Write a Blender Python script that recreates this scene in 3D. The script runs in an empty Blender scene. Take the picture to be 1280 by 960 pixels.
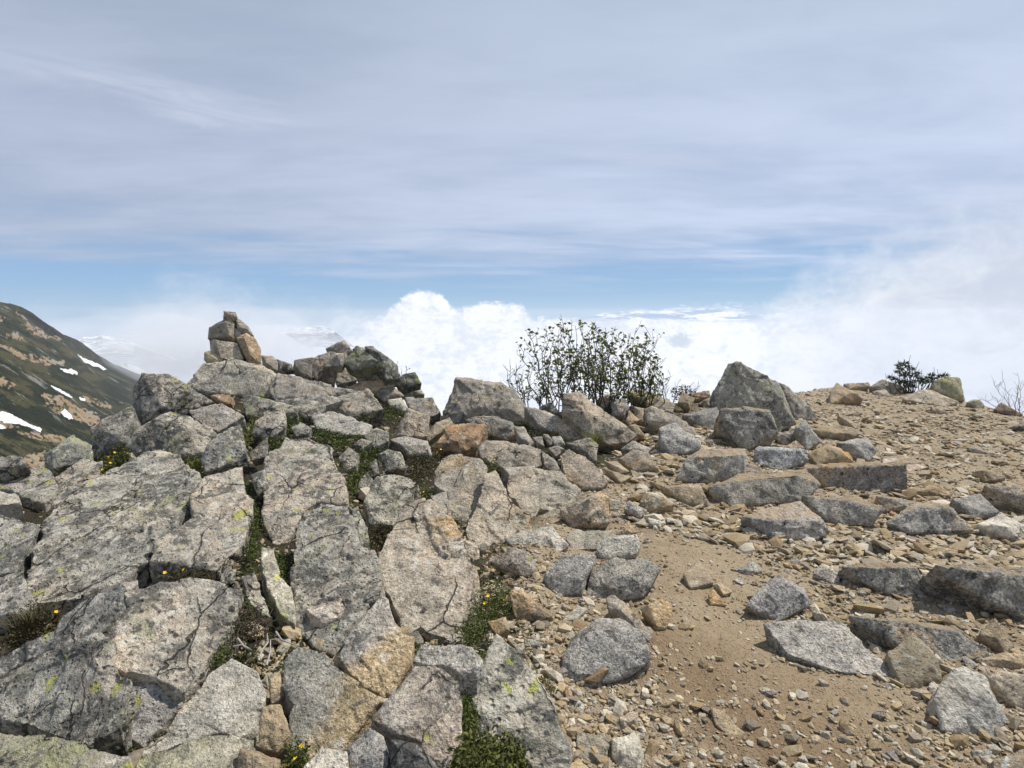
import bpy, bmesh, math, random
import numpy as np
from mathutils import Vector, Matrix

random.seed(7)
RNG = np.random.default_rng(11)
SC = bpy.context.scene
COL = SC.collection
R = math.radians

# ---------------------------------------------------------------- noise (numpy)
def _hash(ix, iy, iz, s=0):
    h = (ix.astype(np.int64) * 374761393 + iy.astype(np.int64) * 668265263 + iz.astype(np.int64) * 2147483647 + s * 974711) & 0xFFFFFFFF
    h = ((h ^ (h >> 13)) * 1274126177) & 0xFFFFFFFF
    h = ((h ^ (h >> 16)) * 2246822519) & 0xFFFFFFFF
    return (h ^ (h >> 15)) & 0xFFFFFFFF

def rnd3(ix, iy, iz, s=0):
    return _hash(ix, iy, iz, s) / 4294967295.0

def vnoise(p, s=0):
    """smooth value noise in [-1,1] at points p (n,3)"""
    i = np.floor(p).astype(np.int64); f = p - i
    u = f * f * f * (f * (f * 6 - 15) + 10)
    out = 0
    for dx in (0, 1):
        wx = u[:, 0] if dx else 1 - u[:, 0]
        for dy in (0, 1):
            wy = u[:, 1] if dy else 1 - u[:, 1]
            for dz in (0, 1):
                wz = u[:, 2] if dz else 1 - u[:, 2]
                out = out + wx * wy * wz * rnd3(i[:, 0] + dx, i[:, 1] + dy, i[:, 2] + dz, s)
    return out * 2 - 1

def fbm(p, oct=4, s=0, gain=0.5):
    a, t, o = 1.0, 0.0, 0
    for k in range(oct):
        o = o + a * vnoise(p * (2.03 ** k) + 13.7 * k, s + k); t += a; a *= gain
    return o / t

def facet(p, s=0):
    """broken-stone planes: every cell of a jittered grid carries its own tilted plane"""
    i = np.floor(p).astype(np.int64)
    best = np.full(len(p), 9.0); val = np.zeros(len(p))
    for dx in (-1, 0, 1):
        for dy in (-1, 0, 1):
            for dz in (-1, 0, 1):
                c = [i[:, 0] + dx, i[:, 1] + dy, i[:, 2] + dz]
                q = np.stack([c[k] + rnd3(*c, s + k) for k in range(3)], 1)
                d = p - q
                dd = (d * d).sum(1)
                g = np.stack([rnd3(*c, s + 5 + k) * 2 - 1 for k in range(3)], 1)
                v = (d * g).sum(1) + (rnd3(*c, s + 9) - 0.5) * 0.6
                m = dd < best
                best = np.where(m, dd, best); val = np.where(m, v, val)
    return val

def sstep(a, b, x):
    t = np.clip((x - a) / (b - a), 0, 1)
    return t * t * (3 - 2 * t)

# ---------------------------------------------------------------- camera model
W0, H0 = 1280, 960
FPX = 763.0
PITCH = R(-6.5)
EYE = np.array([0.0, 0.0, 1.6])
CP, SP = math.cos(PITCH), math.sin(PITCH)

def ray(px, py):
    a, b = (px - 640) / FPX, (480 - py) / FPX
    d = np.array([a, CP - b * SP, SP + b * CP])
    return d                                     # forward component is about 1

# ---------------------------------------------------------------- the ridge
# crest of the bare ridge: (image column, image row, distance in metres)
CREST = [(-400, 640, 4.2), (-100, 610, 4.2), (0, 592, 4.4), (60, 580, 4.8), (120, 552, 5.2), (170, 520, 5.8), (230, 486, 6.6), (300, 470, 7.1),
         (370, 482, 7.4), (450, 490, 7.8), (520, 508, 7.8), (560, 516, 7.8), (650, 512, 8.0), (740, 505, 8.4),
         (820, 500, 8.8), (880, 496, 9.6), (1000, 492, 11.5), (1040, 486, 12.5), (1100, 488, 13), (1150, 492, 12.5),
         (1200, 503, 11.5), (1280, 522, 10.5), (1500, 545, 9.5), (2000, 590, 9.0)]
_ph, _rc, _zc = [], [], []
for cx, cy, cd in CREST:
    d = ray(cx, cy); _ph.append(math.atan2(d[0], d[1]))
    r = math.hypot(d[0], d[1]); k = cd / d[1]
    _rc.append(r * k); _zc.append(EYE[2] + d[2] * k)
PH = np.array([-math.pi, -2.2] + _ph + [2.2, math.pi])
RC = np.array([6, 6] + _rc + [8, 8.0])
ZC = np.array([-0.2, 0.0] + _zc + [0.0, -0.2])
BD_R = np.array([0, 1.8, 2.8, 3.6, 4.6, 5.8, 8.0, 9.5, 30])
BD_P = np.array([.02, .02, .005, -.02, .06, .17, .27, .30, .33])

def left_mask(x, y):
    """1 on the jointed bedrock, 0 on the gravel path"""
    r = np.hypot(x, y); ph = np.arctan2(x, y)
    b = np.interp(r, BD_R, BD_P)
    return 1 - sstep(-0.05, 0.07, ph - b)

def surf(x, y):
    """smooth top surface the rocks are laid out on"""
    x = np.asarray(x, float); y = np.asarray(y, float)
    r = np.hypot(x, y) + 1e-6; ph = np.arctan2(x, y)
    rc = np.interp(ph, PH, RC); zc = np.interp(ph, PH, ZC)
    r0 = 1.5 / np.maximum(np.cos(np.clip(ph, -1.2, 1.2)), 0.45)
    lm = 1 - sstep(-0.15, 0.15, ph)
    z0 = 0.30 * lm
    t = (r - r0) / np.maximum(rc - r0, 0.6)
    z = z0 + (zc - z0) * np.maximum(t, 0)
    d = np.maximum(r - rc, 0)
    slope = np.interp(ph, [-1.2, -0.45, -0.2, 0.6], [0.95, 0.85, 0.6, 0.5])
    z = np.where(t > 1, zc + (zc - z0) / np.maximum(rc - r0, .6) * (1 - np.exp(-d)) * 0.3 - slope * (d - 1.2 * (1 - np.exp(-d / 1.2))), z)
    return z

def ground(x, y):
    """the real ground sheet: sunk below the bedrock so that joints are deep"""
    x = np.asarray(x, float); y = np.asarray(y, float)
    lm = left_mask(x, y)
    p = np.stack([x.ravel(), y.ravel(), np.zeros(x.size)], 1)
    n1 = fbm(p * 0.9, 3, 3).reshape(x.shape); n2 = fbm(p * 5, 3, 8).reshape(x.shape)
    n3 = fbm(p * 22, 2, 18).reshape(x.shape)
    far = sstep(4, 9, np.hypot(x, y))
    return surf(x, y) - 0.10 * lm + (0.035 + 0.02 * far) * n1 * (1 - 0.4 * lm) + 0.018 * n2 + 0.006 * n3

def hit(px, py, h=0.0, fn=surf):
    """where the line of sight through a pixel meets the ridge (lifted by h)"""
    d = ray(px, py)
    ts = np.concatenate([np.linspace(1.0, 16, 900)])
    P = EYE[None] + d[None] * ts[:, None]
    below = P[:, 2] < fn(P[:, 0], P[:, 1]) + h
    if not below.any():
        return None
    k = int(np.argmax(below))
    lo, hi = ts[max(k - 1, 0)], ts[k]
    for _ in range(12):
        m = 0.5 * (lo + hi); q = EYE + d * m
        if q[2] < float(fn(q[0], q[1])) + h: hi = m
        else: lo = m
    return EYE + d * hi

def place(px, py, h=0.0):
    q = hit(px, py, h)
    k = py
    while q is None and k < py + 90:
        k += 2
        q = hit(px, k, h)
        if q is not None:
            d = ray(px, py); q = EYE + d * (q[1] / d[1])
    return q

# ---------------------------------------------------------------- scene helpers
def tag(o, label=None, cat=None, group=None, kind=None):
    if label: o['label'] = label
    if cat: o['category'] = cat
    if group: o['group'] = group
    if kind: o['kind'] = kind
    return o

def link(name, me, mat=None, parent=None, loc=None):
    o = bpy.data.objects.new(name, me); COL.objects.link(o)
    if mat is not None: me.materials.append(mat)
    if parent is not None: o.parent = parent
    if loc is not None: o.location = loc
    return o

def empty(name, loc):
    o = bpy.data.objects.new(name, None); COL.objects.link(o); o.location = loc; o.empty_display_size = 0.1
    return o

def np_mesh(name, V, F, smooth=True, cols=None, cname='tint'):
    """V (n,3); F (m,k) faces of one size"""
    me = bpy.data.meshes.new(name)
    V = np.asarray(V, np.float32); F = np.asarray(F, np.int32)
    me.vertices.add(len(V)); me.vertices.foreach_set('co', V.ravel())
    k = F.shape[1]
    me.loops.add(F.size); me.loops.foreach_set('vertex_index', F.ravel())
    me.polygons.add(len(F))
    me.polygons.foreach_set('loop_start', np.arange(len(F), dtype=np.int32) * k)
    me.polygons.foreach_set('loop_total', np.full(len(F), k, np.int32))
    if cols is not None:
        a = me.color_attributes.new(cname, 'FLOAT_COLOR', 'POINT')
        c = np.ones((len(V), 4), np.float32); c[:, :3] = cols
        a.data.foreach_set('color', c.ravel())
    me.update(calc_edges=True)
    me.polygons.foreach_set('use_smooth', np.full(len(F), smooth))
    return me

# ---------------------------------------------------------------- node helpers
class NT:
    def __init__(self, tree): self.t = tree; self.n = tree.nodes; self.l = tree.links
    def new(self, ty, **kw):
        n = self.n.new(ty)
        for k, v in kw.items(): setattr(n, k, v)
        return n
    def put(self, sock, v):
        if hasattr(v, 'is_linked') or isinstance(v, bpy.types.NodeSocket): self.l.new(v, sock)
        elif isinstance(v, (tuple, list)) and sock.type == 'RGBA' and len(v) == 3: sock.default_value = (*v, 1)
        else: sock.default_value = v
    def m(self, op, a, b=0.0, c=None, clamp=False):
        n = self.new('ShaderNodeMath', operation=op, use_clamp=clamp)
        self.put(n.inputs[0], a); self.put(n.inputs[1], b)
        if c is not None: self.put(n.inputs[2], c)
        return n.outputs[0]
    def vm(self, op, a, b=(0, 0, 0)):
        n = self.new('ShaderNodeVectorMath', operation=op)
        self.put(n.inputs[0], a)
        if op == 'SCALE': self.put(n.inputs[3], b)
        else: self.put(n.inputs[1], b)
        return n.outputs[0]
    def mix(self, f, a, b, mode='MIX'):
        n = self.new('ShaderNodeMix', data_type='RGBA', blend_type=mode, clamp_factor=True)
        self.put(n.inputs[0], f); self.put(n.inputs[6], a); self.put(n.inputs[7], b)
        return n.outputs[2]
    def step(self, x, lo, hi, a=0.0, b=1.0):
        n = self.new('ShaderNodeMapRange', interpolation_type='SMOOTHSTEP', clamp=True)
        self.put(n.inputs[0], x); self.put(n.inputs[1], lo); self.put(n.inputs[2], hi); self.put(n.inputs[3], a); self.put(n.inputs[4], b)
        return n.outputs[0]
    def noise(self, vec, scale, detail=4, rough=0.55, dist=0.0, color=False):
        n = self.new('ShaderNodeTexNoise')
        self.put(n.inputs['Vector'], vec); n.inputs['Scale'].default_value = scale
        n.inputs['Detail'].default_value = detail; n.inputs['Roughness'].default_value = rough; n.inputs['Distortion'].default_value = dist
        return n.outputs['Color' if color else 'Fac']
    def voro(self, vec, scale, feature='F1', out='Distance', rand=1.0):
        n = self.new('ShaderNodeTexVoronoi', feature=feature)
        self.put(n.inputs['Vector'], vec); n.inputs['Scale'].default_value = scale; n.inputs['Randomness'].default_value = rand
        return n.outputs[out]
    def ramp(self, f, stops, interp='LINEAR'):
        n = self.new('ShaderNodeValToRGB'); cr = n.color_ramp; cr.interpolation = interp
        while len(cr.elements) < len(stops): cr.elements.new(0.5)
        for e, (p, c) in zip(cr.elements, stops):
            e.position = p; e.color = (*c, 1) if len(c) == 3 else c
        self.put(n.inputs[0], f)
        return n.outputs[0]

def lin(r, g, b):
    f = lambda c: ((c / 255) / 12.92 if c <= 10 else (((c / 255) + 0.055) / 1.055) ** 2.4)
    return (f(r), f(g), f(b))

def new_mat(name):
    m = bpy.data.materials.new(name); m.use_nodes = True
    t = NT(m.node_tree); t.n.clear()
    out = t.new('ShaderNodeOutputMaterial'); b = t.new('ShaderNodeBsdfPrincipled')
    t.l.new(b.outputs[0], out.inputs[0])
    b.inputs['Roughness'].default_value = 0.9
    b.inputs['Specular IOR Level'].default_value = 0.25
    return m, t, b

def bump(t, b, height, strength, dist):
    n = t.new('ShaderNodeBump'); n.inputs['Strength'].default_value = strength; n.inputs['Distance'].default_value = dist
    t.put(n.inputs['Height'], height); t.l.new(n.outputs[0], b.inputs['Normal'])
    return n
EXPO = 0.0
WARM = (1.165, 1.12, 1.02)
# ---------------------------------------------------------------- materials
def rock_mat(name, c1, c2, dark=0.0, pale=0.0, pink=0.0, yel=0.0, ochre=0.0, green=0.0, dust=0.0, speck=0.5, och_col=(0.40, 0.27, 0.13), pits=0.3, grad=None, crack=0.0):
    m, t, b = new_mat(name)
    tc = t.new('ShaderNodeTexCoord'); oi = t.new('ShaderNodeObjectInfo')
    off = t.m('MULTIPLY', oi.outputs['Random'], 37.0)
    v = t.vm('ADD', t.vm('SCALE', tc.outputs['Object'], t.m('ADD', .72, t.m('MULTIPLY', oi.outputs['Random'], .6))), off)
    big = t.noise(v, 2.2, 5, 0.6)
    mid = t.noise(v, 9.0, 6, 0.65, 0.4)
    fine = t.noise(v, 70.0, 4, 0.7)
    grain = t.noise(v, 170.0, 2, 0.6)
    col = t.mix(t.step(big, 0.38, 0.64), c1, c2)
    if pink: col = t.mix(t.m('MULTIPLY', t.step(t.noise(v, 3.3, 6, 0.62, 0.3), 0.52 - 0.1 * pink, 0.60), 0.85 * min(1, pink * 1.4)), col, (0.42, 0.345, 0.275))
    if ochre: col = t.mix(t.m('MULTIPLY', t.step(t.noise(t.vm('ADD', v, (7, 3, 1)), 1.7, 5, 0.6), 0.58 - 0.2 * ochre, 0.74 - 0.14 * ochre), 0.9), col, och_col)
    if grad:
        so = t.new('ShaderNodeSeparateXYZ'); t.l.new(tc.outputs['Object'], so.inputs[0])
        gv_ = t.m('ADD', t.m('MULTIPLY', so.outputs[0], grad[0]), t.m('ADD', t.m('MULTIPLY', so.outputs[1], grad[1]), t.m('MULTIPLY', t.m('SUBTRACT', big, .5), .55)))
        col = t.mix(t.m('MULTIPLY', t.step(gv_, -.02, .12), .85), col, t.mix(mid, (0.40, 0.29, 0.15), (0.44, 0.37, 0.26)))
    # salt and pepper crystals
    cry = t.voro(v, 120.0, out='Color')
    sep = t.new('ShaderNodeSeparateColor'); t.l.new(cry, sep.inputs[0])
    s1 = t.m('ADD', t.m('MULTIPLY', t.m('SUBTRACT', sep.outputs[0], 0.5), 0.9 * speck), t.m('MULTIPLY', t.m('SUBTRACT', fine, 0.5), 3.4 * speck))
    s1 = t.m('ADD', s1, t.m('MULTIPLY', t.m('SUBTRACT', grain, 0.5), 1.5 * speck))
    s1 = t.m('MAXIMUM', t.m('ADD', s1, 1.0), 0.25)
    col = t.mix(1.0, col, t.vm('SCALE', (1, 1, 1), s1), 'MULTIPLY')
    # weathered mottling
    col = t.mix(1.0, col, t.vm('SCALE', (1, 1, 1), t.step(mid, 0.25, 0.75, 0.62, 1.36)), 'MULTIPLY')
    if pale:
        pl = t.step(t.noise(t.vm('ADD', v, (2, 9, 4)), 14.0, 6, 0.7, 0.6), 0.58 - 0.08 * pale, 0.66)
        col = t.mix(t.m('MULTIPLY', pl, 0.8), col, t.mix(grain, (0.44, 0.43, 0.39), (0.64, 0.62, 0.57)))
    if green:
        gl = t.step(t.noise(t.vm('ADD', v, (5, 2, 8)), 3.0, 6, 0.7, 0.5), 0.60 - 0.16 * green, 0.72 - 0.1 * green)
        col = t.mix(t.m('MULTIPLY', gl, 0.8), col, t.mix(fine, (0.09, 0.10, 0.045), (0.36, 0.38, 0.22)))
    if dark:
        n1 = t.noise(t.vm('ADD', v, (1, 4, 6)), 5.0, 8, 0.72, 0.8)
        n2 = t.noise(t.vm('ADD', v, (8, 1, 3)), 26.0, 5, 0.7)
        dl = t.m('MULTIPLY', t.step(n1, 0.585 - 0.13 * dark, 0.63 - 0.10 * dark), t.step(n2, 0.40, 0.50))
        dl2 = t.m('MULTIPLY', t.step(n2, 0.64 - 0.07 * dark, 0.67 - 0.06 * dark), t.step(t.noise(v, 3.0, 3), 0.33, 0.52))
        dl = t.m('MAXIMUM', dl, dl2)
        col = t.mix(t.m('MULTIPLY', dl, 0.82), col, t.mix(fine, (0.03, 0.031, 0.031), (0.12, 0.12, 0.116)))
        dv = t.vm('ADD', v, t.vm('SCALE', t.noise(v, 40.0, 2, .6, color=True), .02))
        dc = t.new('ShaderNodeSeparateColor'); t.l.new(t.voro(dv, 24.0, out='Color'), dc.inputs[0])
        dot = t.m('MULTIPLY', t.step(t.m('ADD', t.voro(dv, 24.0), t.m('MULTIPLY', dc.outputs[1], .14)), .36, .26), t.step(dc.outputs[0], 1.02 - .42 * dark, 1.03 - .42 * dark))
        dot = t.m('MULTIPLY', dot, t.step(t.noise(t.vm('ADD', v, (4, 4, 2)), 2.4, 4), .40, .52))
        col = t.mix(t.m('MULTIPLY', dot, .85), col, (.035, .036, .037))
    if yel:
        y1 = t.noise(t.vm('ADD', v, (3, 3, 9)), 4.0, 3, 0.5)
        y2 = t.noise(t.vm('ADD', v, (6, 1, 1)), 19.0, 5, 0.65, 0.4)
        yv = t.vm('ADD', v, t.vm('SCALE', t.noise(v, 28.0, 3, .6, color=True), .05))
        yc = t.new('ShaderNodeSeparateColor'); t.l.new(t.voro(yv, 13.0, out='Color'), yc.inputs[0])
        blob = t.m('MULTIPLY', t.step(t.m('ADD', t.voro(yv, 13.0), t.m('MULTIPLY', yc.outputs[2], .22)), .44, .40), t.step(yc.outputs[0], .50, .52))
        yl = t.m('MULTIPLY', t.step(y1, 0.60 - 0.12 * yel, 0.64 - 0.1 * yel), t.m('MULTIPLY', blob, t.step(y2, .36, .46)))
        col = t.mix(t.m('MULTIPLY', yl, 0.8), col, t.mix(grain, (0.26, 0.29, 0.05), (0.44, 0.44, 0.15)))
    if dust:
        g = t.new('ShaderNodeNewGeometry'); sx = t.new('ShaderNodeSeparateXYZ'); t.l.new(g.outputs['Normal'], sx.inputs[0])
        up = t.m('ADD', sx.outputs[2], t.m('MULTIPLY', t.m('SUBTRACT', mid, 0.5), 0.7))
        col = t.mix(t.m('MULTIPLY', t.step(up, 0.72, 0.98), dust), col, t.mix(fine, (0.27, 0.20, 0.12), (0.44, 0.34, 0.22)))
    # hairline cracks filled with dirt
    wv = t.vm('ADD', v, t.vm('SCALE', t.noise(v, 5.0, 4, .6, color=True), .13))
    ck = t.voro(t.vm('MULTIPLY', wv, (1.5, .8, 1.2)), 2.1, 'DISTANCE_TO_EDGE')
    ckm = t.m('MULTIPLY', t.step(ck, .012, .004), t.step(t.noise(v, 2.0, 4), .62 - .17 * crack, .68 - .16 * crack))
    if not crack: ckm = 0.0
    col = t.mix(t.m('MULTIPLY', ckm, .85), col, (.035, .03, .025))
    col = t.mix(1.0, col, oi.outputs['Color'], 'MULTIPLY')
    col = t.mix(1.0, col, WARM, 'MULTIPLY')
    t.put(b.inputs['Base Color'], col)
    pit = t.voro(v, 38.0)
    h = t.m('ADD', t.m('MULTIPLY', fine, 0.7), t.m('MULTIPLY', grain, 0.35))
    h = t.m('ADD', h, t.m('MULTIPLY', mid, 0.9))
    h = t.m('ADD', h, t.m('MULTIPLY', t.step(pit, 0.05, 0.35), pits))
    h = t.m('SUBTRACT', h, t.m('MULTIPLY', ckm, 1.5))
    bump(t, b, h, 1.0, 0.021)
    b.inputs['Roughness'].default_value = 0.92
    return m

MAT = {
    'L': rock_mat('lichened_granite', (0.24, 0.24, 0.225), (0.37, 0.345, 0.30), dark=0.85, pale=1.25, pink=0.25, yel=0.5, green=0.25, speck=0.38, pits=0.7, crack=0.9),
    'K': rock_mat('dark_lichened_granite', (0.22, 0.22, 0.21), (0.34, 0.325, 0.295), dark=1.0, pale=0.9, pink=0.15, yel=0.45, green=0.3, speck=0.4, pits=0.5, crack=0.9),
    'N': rock_mat('pink_lichened_granite', (0.29, 0.275, 0.25), (0.41, 0.365, 0.31), dark=0.75, pale=1.25, pink=0.45, yel=0.45, green=0.12, speck=0.42, pits=0.5, crack=0.9),
    'G': rock_mat('grey_granite', (0.25, 0.24, 0.23), (0.335, 0.31, 0.28), dark=0.2, pale=0.35, pink=0.3, yel=0.12, ochre=0.15, speck=0.6, crack=0.6),
    'P': rock_mat('ochre_stained_granite', (0.29, 0.265, 0.23), (0.36, 0.32, 0.27), dark=0.2, pale=0.5, pink=0.4, ochre=0.25, speck=0.6, crack=0.6),
    'O': rock_mat('orange_tan_granite', (0.30, 0.265, 0.215), (0.37, 0.315, 0.24), dark=0.12, pale=0.3, pink=0.4, ochre=0.5, speck=0.55),
    'X': rock_mat('two_tone_granite', (0.25, 0.245, 0.225), (0.31, 0.295, 0.265), dark=0.15, pale=0.3, speck=0.6, grad=(1.6, -.4)),
    'Y': rock_mat('ochre_footed_granite', (0.24, 0.235, 0.225), (0.32, 0.30, 0.265), dark=0.15, pale=0.25, pink=.2, speck=0.6, grad=(.9, -1.6)),
    'T': rock_mat('tan_stone', (0.32, 0.275, 0.215), (0.42, 0.355, 0.27), dark=0.0, pale=0.3, ochre=0.4, speck=0.4, dust=0.3),
    'R': rock_mat('rusty_brown_stone', (0.235, 0.18, 0.13), (0.32, 0.245, 0.175), dark=0.2, pale=0.2, ochre=0.6, speck=0.45, och_col=(0.35, 0.235, 0.14)),
    'D': rock_mat('dusty_grey_granite', (0.25, 0.245, 0.235), (0.34, 0.325, 0.30), dark=0.25, pale=0.5, speck=0.7, ochre=0.1, dust=0.7),
    'B': rock_mat('salt_and_pepper_granite', (0.29, 0.288, 0.28), (0.39, 0.38, 0.36), dark=0.12, pale=0.5, speck=0.85, dust=0.15),
    'W': rock_mat('pale_granite', (0.38, 0.37, 0.34), (0.47, 0.44, 0.385), dark=0.05, pale=0.4, pink=0.25, speck=0.45),
    'V': rock_mat('green_tinged_granite', (0.215, 0.215, 0.20), (0.30, 0.29, 0.26), dark=0.35, pale=0.4, yel=0.25, green=0.35, speck=0.6),
    'M': rock_mat('mossy_granite', (0.17, 0.17, 0.155), (0.27, 0.26, 0.225), dark=0.4, pale=0.3, yel=0.5, green=0.9, speck=0.5),
}

def ground_mat():
    m, t, b = new_mat('gravelly_soil')
    g = t.new('ShaderNodeNewGeometry'); v = g.outputs['Position']
    at = t.new('ShaderNodeVertexColor', layer_name='tint')
    sp = t.new('ShaderNodeSeparateColor'); t.l.new(at.outputs[0], sp.inputs[0])
    big = t.noise(v, 0.9, 5, 0.6); mid = t.noise(v, 6, 5, 0.6); fine = t.noise(v, 60, 4, 0.7); vf = t.noise(v, 220, 2, 0.6)
    soil = t.mix(t.step(big, 0.40, 0.60), (0.19, 0.137, 0.082), (0.285, 0.22, 0.138))
    tan = t.mix(fine, (0.225, 0.172, 0.108), (0.41, 0.335, 0.232))
    col = t.mix(t.step(mid, 0.35, 0.62), soil, tan)
    peb = t.voro(v, 85, out='Color'); s2 = t.new('ShaderNodeSeparateColor'); t.l.new(peb, s2.inputs[0])
    pd = t.voro(v, 85)
    pm = t.m('MULTIPLY', t.step(s2.outputs[1], 0.45, 0.55), t.step(pd, 0.55, 0.35))
    col = t.mix(t.m('MULTIPLY', pm, 0.75), col, t.mix(s2.outputs[0], (0.22, 0.18, 0.13), (0.46, 0.40, 0.31)))
    # brown damp earth in the trodden path
    wet = t.m('MULTIPLY', sp.outputs[1], t.step(mid, 0.22, 0.46))
    col = t.mix(t.m('MULTIPLY', wet, 0.85), col, t.mix(fine, (0.105, 0.063, 0.030), (0.215, 0.140, 0.075)))
    # trodden fine sand
    sand = t.m('MULTIPLY', sp.outputs[2], t.step(mid, 0.2, 0.5, .5, 1))
    col = t.mix(t.m('MULTIPLY', sand, 0.75), col, t.mix(fine, (0.215, 0.160, 0.095), (0.37, 0.285, 0.18)))
    # dark humus and moss between the bedrock blocks
    hum = t.mix(fine, (0.016, 0.013, 0.008), (0.045, 0.034, 0.02))
    hum = t.mix(t.step(mid, 0.50, 0.60), hum, t.mix(fine, (0.018, 0.024, 0.008), (0.055, 0.062, 0.018)))
    col = t.mix(sp.outputs[0], col, hum)
    col = t.mix(1.0, col, t.vm('SCALE', (1, 1, 1), t.step(vf, 0.2, 0.8, 0.75, 1.25)), 'MULTIPLY')
    t.put(b.inputs['Base Color'], col)
    h = t.m('ADD', t.m('MULTIPLY', t.m('SUBTRACT', 0.6, pd), t.m('MULTIPLY', pm, 1.2)), t.m('MULTIPLY', fine, 0.8))
    h = t.m('ADD', h, t.m('MULTIPLY', vf, 0.3))
    bump(t, b, h, 0.9, 0.012)
    return m

def tint_mat(name, rough=0.9, scale=60, var=0.35, bmp=0.5, spec=0.2, sss=False):
    """colour from the mesh's own tint attribute, broken up by grain"""
    m, t, b = new_mat(name)
    at = t.new('ShaderNodeVertexColor', layer_name='tint')
    g = t.new('ShaderNodeNewGeometry')
    f = t.noise(g.outputs['Position'], scale, 4, 0.7)
    col = t.mix(1.0, at.outputs[0], t.vm('SCALE', (1, 1, 1), t.step(f, 0.25, 0.75, 1 - var, 1 + var)), 'MULTIPLY')
    t.put(b.inputs['Base Color'], col); b.inputs['Roughness'].default_value = rough
    b.inputs['Specular IOR Level'].default_value = spec
    if bmp: bump(t, b, f, bmp, 0.01)
    return m

def leaf_mat(name, ca, cb, rough=0.55, trans=0.25):
    m, t, b = new_mat(name)
    at = t.new('ShaderNodeVertexColor', layer_name='tint')
    sp = t.new('ShaderNodeSeparateColor'); t.l.new(at.outputs[0], sp.inputs[0])
    col = t.mix(sp.outputs[0], ca, cb)
    t.put(b.inputs['Base Color'], col); b.inputs['Roughness'].default_value = rough
    tr = t.new('ShaderNodeBsdfTranslucent'); t.put(tr.inputs[0], col)
    mx = t.new('ShaderNodeMixShader'); mx.inputs[0].default_value = trans
    out = [n for n in t.n if n.type == 'OUTPUT_MATERIAL'][0]
    t.l.new(b.outputs[0], mx.inputs[1]); t.l.new(tr.outputs[0], mx.inputs[2]); t.l.new(mx.outputs[0], out.inputs[0])
    return m

def plain_mat(name, c, rough=0.8, scale=80, var=0.3):
    m, t, b = new_mat(name)
    g = t.new('ShaderNodeNewGeometry')
    f = t.noise(g.outputs['Position'], scale, 3, 0.6)
    t.put(b.inputs['Base Color'], t.mix(1.0, c, t.vm('SCALE', (1, 1, 1), t.step(f, 0.2, 0.8, 1 - var, 1 + var)), 'MULTIPLY'))
    b.inputs['Roughness'].default_value = rough
    return m

GROUND = ground_mat()
GRAVEL = tint_mat('loose_gravel', scale=120, var=0.35, bmp=0.5)
MOSS = leaf_mat('moss_green', (0.032, 0.046, 0.010), (0.115, 0.135, 0.026), 0.7, 0.15)
OLIVE = leaf_mat('olive_moss', (0.05, 0.055, 0.015), (0.15, 0.16, 0.035), 0.7, 0.15)
HEATH = leaf_mat('brown_heath', (0.03, 0.026, 0.012), (0.105, 0.085, 0.035), 0.75, 0.1)
GRASS = leaf_mat('yellow_green_grass', (0.09, 0.10, 0.025), (0.26, 0.25, 0.07), 0.6, 0.3)
LEAF = leaf_mat('shrub_leaf', (0.060, 0.075, 0.018), (0.19, 0.20, 0.05), 0.45, 0.45)
NEEDLE = leaf_mat('pine_needle', (0.022, 0.036, 0.014), (0.07, 0.095, 0.035), 0.5, 0.1)
BARK = plain_mat('dark_bark', (0.055, 0.043, 0.036))
DEADWOOD = plain_mat('bleached_deadwood', (0.30, 0.27, 0.24))
TWIG = plain_mat('brown_twig', (0.085, 0.06, 0.045))
PETAL = plain_mat('yellow_petal', (0.78, 0.50, 0.02), 0.5, 200, 0.12)
SNOW = plain_mat('old_snow', (0.68, 0.69, 0.70), 0.6, 0.15, 0.06)
# ---------------------------------------------------------------- rocks
def plane_pts(poly, P0, n):
    out = []
    for px, py in poly:
        d = ray(px, py); den = float(d @ n)
        k = float((P0 - EYE) @ n) / den if abs(den) > 1e-4 else 1e9
        base = P0[1]
        if not (0.72 * base < k * d[1] < 1.5 * base): k = min(max(k if k > 0 else 1e9, 0.72 * base / d[1]), 1.5 * base / d[1])
        out.append(EYE + d * k)
    return np.array(out)

def jitter_loop(P, amt, rnd, rounds=2):
    """break straight outline edges into irregular ones"""
    for k in range(rounds):
        Q = []
        for i in range(len(P)):
            a, b = P[i], P[(i + 1) % len(P)]
            L = np.linalg.norm(b - a)
            Q.append(a)
            if L > 0.05:
                Q.append(a + (b - a) * rnd.uniform(0.35, 0.65) + np.array([rnd.gauss(0, 1) for _ in range(3)]) * L * amt)
        P = np.array(Q); amt *= 0.8
    return P

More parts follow.
